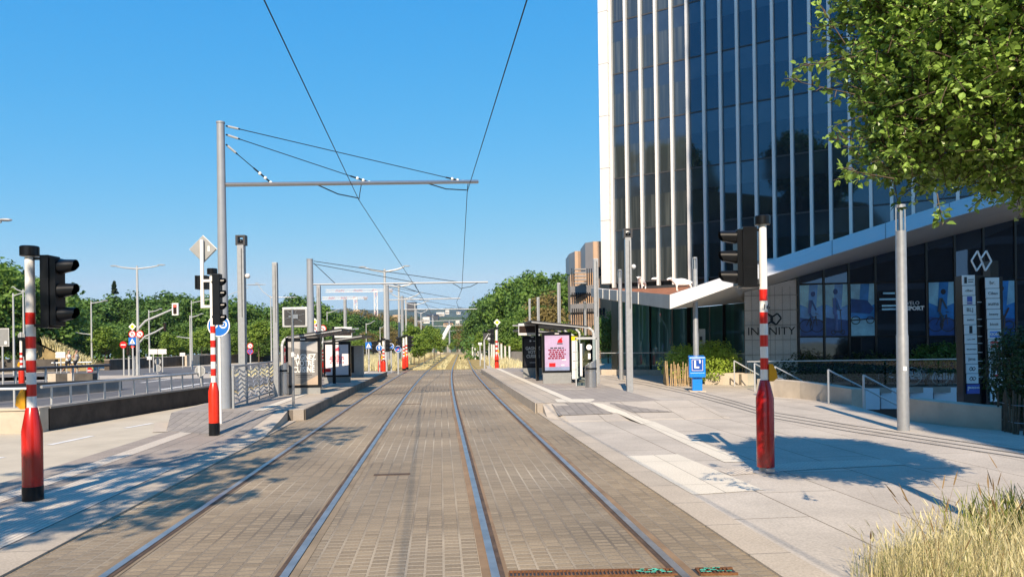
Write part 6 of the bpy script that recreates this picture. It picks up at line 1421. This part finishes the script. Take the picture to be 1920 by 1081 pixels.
# ------------------------------------------------------------------ the neighbouring tower behind the viewer that shades this corner
tg = thing('residential_tower', 'tall pale tower behind the viewpoint that shades the pavement by the planter walls', 'tower', (4.0,-12,0))
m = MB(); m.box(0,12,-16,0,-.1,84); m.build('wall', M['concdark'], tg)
m = MB()
for k in range(23): m.box(-.12,12.1,-16.1,.12,2.5+k*3.5,3.1+k*3.5)
m.build('floor_band', M['concgrey'], tg)
# ------------------------------------------------------------------ the far view: hills, town, bridge, cranes
def ridge(name, pts, Z, depth, m, seed):
    rg = random.Random(seed); vs = []; n = len(pts)
    for px, py in pts:
        b = XY(px, Z, 0); z = ZT(b, py); f = XY(px, Z-depth, 0)
        vs += [(f.x,f.y,-12.0 if Z > 500 else fall(Z-depth)-.3), (b.x,b.y,z), (b.x+FV.x*depth,b.y+FV.y*depth,z*.6)]
    fs = [(3*i,3*i+3,3*i+4,3*i+1) for i in range(n-1)]+[(3*i+1,3*i+4,3*i+5,3*i+2) for i in range(n-1)]
    return struct(name, MB().add(vs, fs), m)
M['farhill'] = mat('far wooded hill', (.055,.085,.045), .95, 0, .5, .02, 0, .1); M['farhill2'] = mat('far blue green hill', (.05,.075,.06), .95, 0, .4, .01, 0, .1)  # blue tint of the farthest hill paints distance haze into it
random.seed(77)
pts = [(560,582),(640,579),(720,581),(800,579),(860,577),(900,580),(960,583),(1060,590)]
fine = []
for (x0,y0),(x1,y1) in zip(pts[:-1], pts[1:]):
    for k in range(10): fine.append((x0+(x1-x0)*k/10, y0+(y1-y0)*k/10+R(-1.0,1.0)))
ridge('hills', fine, 2600, 500, M['farhill2'], 1)
fine = [(x, y+13+R(-1.5,1.5)+(4 if 790 < x < 880 else 0)) for x, y in fine]
ridge('hills', fine, 1300, 350, M['farhill'], 2)
fine = [(x, y+24+R(-1.5,1.5)) for x, y in fine]
ridge('hills', fine, 620, 160, M['farhill'], 3)
M['townwhite'] = mat('pale town facades', (.62,.60,.56), .7, 0, .08, .05); M['towndark'] = mat('dark town roofs', (.05,.055,.07), .5, 0, .2, .05); M['townbeige'] = mat('ochre town facades', (.50,.36,.22), .8, 0, .15, .05)
def house(label, px0, px1, yt, yb, Z, m, roof=None, nwin=0, name='town_building'):
    b = XY((px0+px1)/2, Z, 0); k = Z/FPX; w_ = (px1-px0)*k; z0, z1 = ZT(b,yb), ZT(b,yt); t = thing(name, label, 'building', (b.x,b.y,z0), CF); H_ = z1-z0
    mb = MB(); mb.box(-w_/2,w_/2,0,w_*.7+4,0,H_*(.75 if roof else 1)); mb.build('wall', m, t)
    if roof: mb = MB(); zz = H_*.75; mb.add([(-w_*.53,-.5,zz),(w_*.53,-.5,zz),(w_*.53,w_*.7+4.5,zz),(-w_*.53,w_*.7+4.5,zz),(-w_*.3,w_*.35,H_),(w_*.3,w_*.35,H_)],[(0,1,5,4),(2,3,4,5),(0,4,3),(1,2,5)]); mb.build('roof', roof, t)
    for i in range(nwin): mb = MB(); x = -w_*.42+w_*.84*(i+.5)/nwin; mb.box(x-w_*.3/nwin,x+w_*.3/nwin,-.12,.0,H_*.25,H_*.55); mb.build('window', M['towndark'], t)
    return t
house('long white hall on the hillside at the end of the tracks', 819, 834, 585, 592, 900, M['townwhite'], None, 5)
house('white block standing beside the dark fir above the far cantilever', 836, 843, 581, 589, 1000, M['townwhite'], None, 3)
house('pale house at the edge of the far wood under the right wire'.replace('right wire','steep wire'), 857, 864, 582, 589, 1000, M['townwhite'], M['towndark'], 2)
house('dark arched station roof on the far hillside', 800, 822, 588, 599, 700, M['towndark'], M['towndark'], 4)
house('white building under the dark station roof', 793, 806, 594, 606, 620, M['townwhite'], None, 4)
house('white corner house beyond the last masts', 855, 862, 600, 612, 420, M['townwhite'], None, 2)
house('row of pale facades over the bridge', 832, 850, 602, 612, 460, M['townbeige'], M['towndark'], 5)
house('pale town house between the young trees and the dark roof', 782, 792, 598, 612, 520, M['townwhite'], M['towndark'], 3)
house('ochre house among the trees under the crane', 662, 676, 580, 594, 300, M['townwhite'], M['townbeige'], 3)
house('ochre block rising beside the large twin armed lamp', 737, 758, 590, 625, 270, M['townbeige'], None, 4)
house('pale block behind the young trees', 762, 772, 610, 640, 200, M['townwhite'], None, 2)
house('dark steel gasholder like tower behind the twin armed lamps', 764, 780, 566, 583, 420, M['towndark'], None, 0)
# tram bridge deck at the foot of the hill, with white pylons
b = XY(845, 300, fall(300)); k = 300/FPX; t = thing('road_bridge', 'pale bridge deck crossing behind the last masts', 'bridge', b, CF)
z0, z1 = ZT(b,641)-b.z, ZT(b,634)-b.z; m = MB(); m.box(-32*k,40*k,0,6,z0,z1); m.build('deck', M['concgrey'], t)
m = MB(); m.box(-32*k,40*k,-.3,-.1,z1,z1+.9); m.build('parapet', M['offwhite'], t)
for x in (-22,-4,14,30): m = MB(); m.box(x*k-.8,x*k+.8,1,5,-6,z0); m.build('pier', M['concgrey'], t)
b = XY(826, 150, fall(150)-.1); k = 150/FPX; t = thing('bridge_pylon', 'slanting white steel strut at the far end of the tracks', 'pylon', b, CF)
m = MB(); m.tube([(0,0,0),(1*k,0,ZT(b,640)-b.z),(16*k,0,ZT(b,613)-b.z),(19*k,0,ZT(b,611)-b.z)], [.5,.45,.4,.3], 8); m.build('strut', M['white'], t, True)
m = MB(); m.box(-.6,.6,-.6,.6,-.2,.6); m.build('foot', M['concrete'], t)
# tower cranes
def crane(label, pxm, ytop, yjib, px0, px1, Z, ym=640):
    b = XY(pxm, Z, 0); k = Z/FPX; zt, zj, zb = ZT(b,ytop), ZT(b,yjib), ZT(b,ym); t = thing('tower_crane', label, 'crane', (b.x,b.y,zb), CF, 'tower cranes over the wood'); zt -= zb; zj -= zb
    def lattice(mb, a, c_, w_, n, m0=0):
        a, c_ = Vector(a), Vector(c_); d = (c_-a)/n; up = Vector((0,0,1)) if abs(d.normalized().z) < .5 else Vector((1,0,0)); r = .11*w_
        for s in (-.5,.5):
            for y in (-.4,.4): mb.beam(a+up*(w_*s)+Vector((0,w_*y,0)), c_+up*(w_*s)+Vector((0,w_*y,0)), r)
        for i in range(n):
            mb.m = m0 if (i//4) % 2 else 0
            p, q = a+d*i, a+d*(i+1); s = .5 if i % 2 else -.5; mb.beam(p+up*(w_*s), q-up*(w_*s), r*.9); mb.beam(q+up*(w_*.5), q-up*(w_*.5), r*.9)
        mb.m = 0
    m = MB(); lattice(m, (0,0,0), (0,0,zj), 6*k, 14, 1); m.build('mast', [M['cranewhite'], M['cranered']], t)
    m = MB(); x0, x1 = (px0-pxm)*k, (px1-pxm)*k; lattice(m, (x0,0,zj), (0,0,zj), 5*k, 22, 1); m.build('jib', [M['cranewhite'], M['cranered']], t)
    m = MB(); lattice(m, (0,0,zj), (x1,0,zj), 4*k, 7, 1); m.build('counter_jib', [M['cranewhite'], M['cranered']], t)
    m = MB(); m.box(x1-6*k,x1-1*k,-2*k,2*k,zj-4*k,zj-.5*k); m.build('counterweight', M['concgrey'], t)
    m = MB(); m.box(-2.5*k,2.5*k,-2*k,2*k,zj-3.5*k,zj-.5*k); m.build('cab', M['cranewhite'], t)
M['cranewhite'] = mat('crane white paint', (.74,.72,.68), .5); M['cranered'] = mat('crane pale red paint', (.62,.24,.20), .5)
crane('larger tower crane with red and white jib, its mast rising from the far trees', 706, 541, 544, 612, 738, 420)
crane('lower tower crane half hidden by the grey mast, its jib below the larger one', 668, 556, 558, 605, 690, 460)
# thin communication mast
b = XY(887, 500, 0); zb = ZT(b,585); t = thing('antenna_mast', 'thin antenna just above the far treetops beside the steep wire', 'antenna', (b.x,b.y,zb), CF)
k = 500/FPX; m = MB(); m.tube([(-.8*k,0,0),(-.8*k,0,22*k)],.22*k,6); m.build('mast', M['backgrey'], t); m = MB(); m.beam((-.8*k,0,20*k),(1.6*k,0,28*k),.5*k); m.beam((1.6*k,0,20*k),(1.6*k,0,30*k),.5*k); m.build('antenna_panel', M['backgrey'], t)
# wooden tree guards along the path beyond the sunny platform
src = None
for i, (px, Z) in enumerate(((886,92),(891,86),(896,90),(903,84),(908,79),(912,88),(917,74),(922,80),(926,70),(934,77),(940,72),(947,79),(955,74))):
    b = XY(px, Z, 0)
    if src is None:
        src = thing('tree_stake', 'pale wooden stake at the edge of the straw beyond the sunny platform', 'stake', b, 0, 'pale stakes in the straw'); m = MB(); m.cyl(0,0,-.1,1.9,.10,7); m.build('pole', M['offwhite'], src); m = MB(); m.cyl(0,0,1.9,1.96,.12,7); m.build('top', M['wood'], src); index_children()
    else: dup(src, b, R(0,3), None, (1,1,R(.7,1.15)))
# steel drain across the sunny track, touched with spray paint
t = thing('drain_grate', 'rusty drain grate across the rails with turquoise paint marks', 'drain', (0,0,0))
a, c_ = G(955,1078), G(1378,1071); d = (c_-a).normalized(); nn = Vector((-d.y,d.x,0)); L = (c_-a).length
for s_, e_ in ((0, L*.735), (L*.835, L)):
    m = MB(); n = int((e_-s_)/.03)
    for off in (-.075,.065): m.beam(a+d*s_+nn*off+Vector((0,0,.008)), a+d*e_+nn*off+Vector((0,0,.008)), .02, .02)
    for i in range(n): p = a+d*(s_+i*.03); m.beam(p-nn*.07+Vector((0,0,.010)), p+nn*.06+Vector((0,0,.010)), .012, .02)
    m.build('grate', M['rust'], t)
rg = random.Random(9)
for s_, e_ in ((L*.57,L*.72),(L*.85,L*.98)):
    m = MB()
    for i in range(16): p = a+d*rg.uniform(s_,e_)+nn*rg.uniform(-.05,.05); m.add([(p.x-.02,p.y-.008,.0235),(p.x+.022,p.y-.008,.0235),(p.x+.018,p.y+.009,.0235),(p.x-.015,p.y+.008,.0235)], [(0,1,2,3)])
    m.build('paint_mark', M['greenpaint'], t)
m = MB(); m.poly([tuple(a-nn*.085+Vector((0,0,.004))), tuple(c_-nn*.085+Vector((0,0,.004))), tuple(c_+nn*.08+Vector((0,0,.004))), tuple(a+nn*.08+Vector((0,0,.004)))]); m.build('channel', M['dark'], t)
for px, py, w_ in ((735,889,.5),(770,757,.6)):
    b = G(px,py); tag(MB().box(b.x-w_/2,b.x+w_/2,b.y-.06,b.y+.06,.0,.006).build('track_cover', M['railrust']), 'small rusty cover plate set in the setts between the inner rails' if py > 800 else 'thin rusty cover plate farther along between the inner rails', 'cover')

# ------------------------------------------------------------------ air
hz = MB(); hz.box(-3400,3400,-700,3600,-90,210); h_ = hz.build('haze', bpy.data.materials.new('air')); h_['kind'] = 'stuff'; h_['label'] = 'thin summer haze over the far hills'
am = h_.data.materials[0]; am.use_nodes = True; an = am.node_tree; an.nodes.clear(); oo = an.nodes.new('ShaderNodeOutputMaterial'); vv = an.nodes.new('ShaderNodeVolumePrincipled')
vv.inputs['Color'].default_value = (.72,.84,1,1); vv.inputs['Density'].default_value = .00012; vv.inputs['Anisotropy'].default_value = .2; an.links.new(vv.outputs[0], oo.inputs['Volume'])
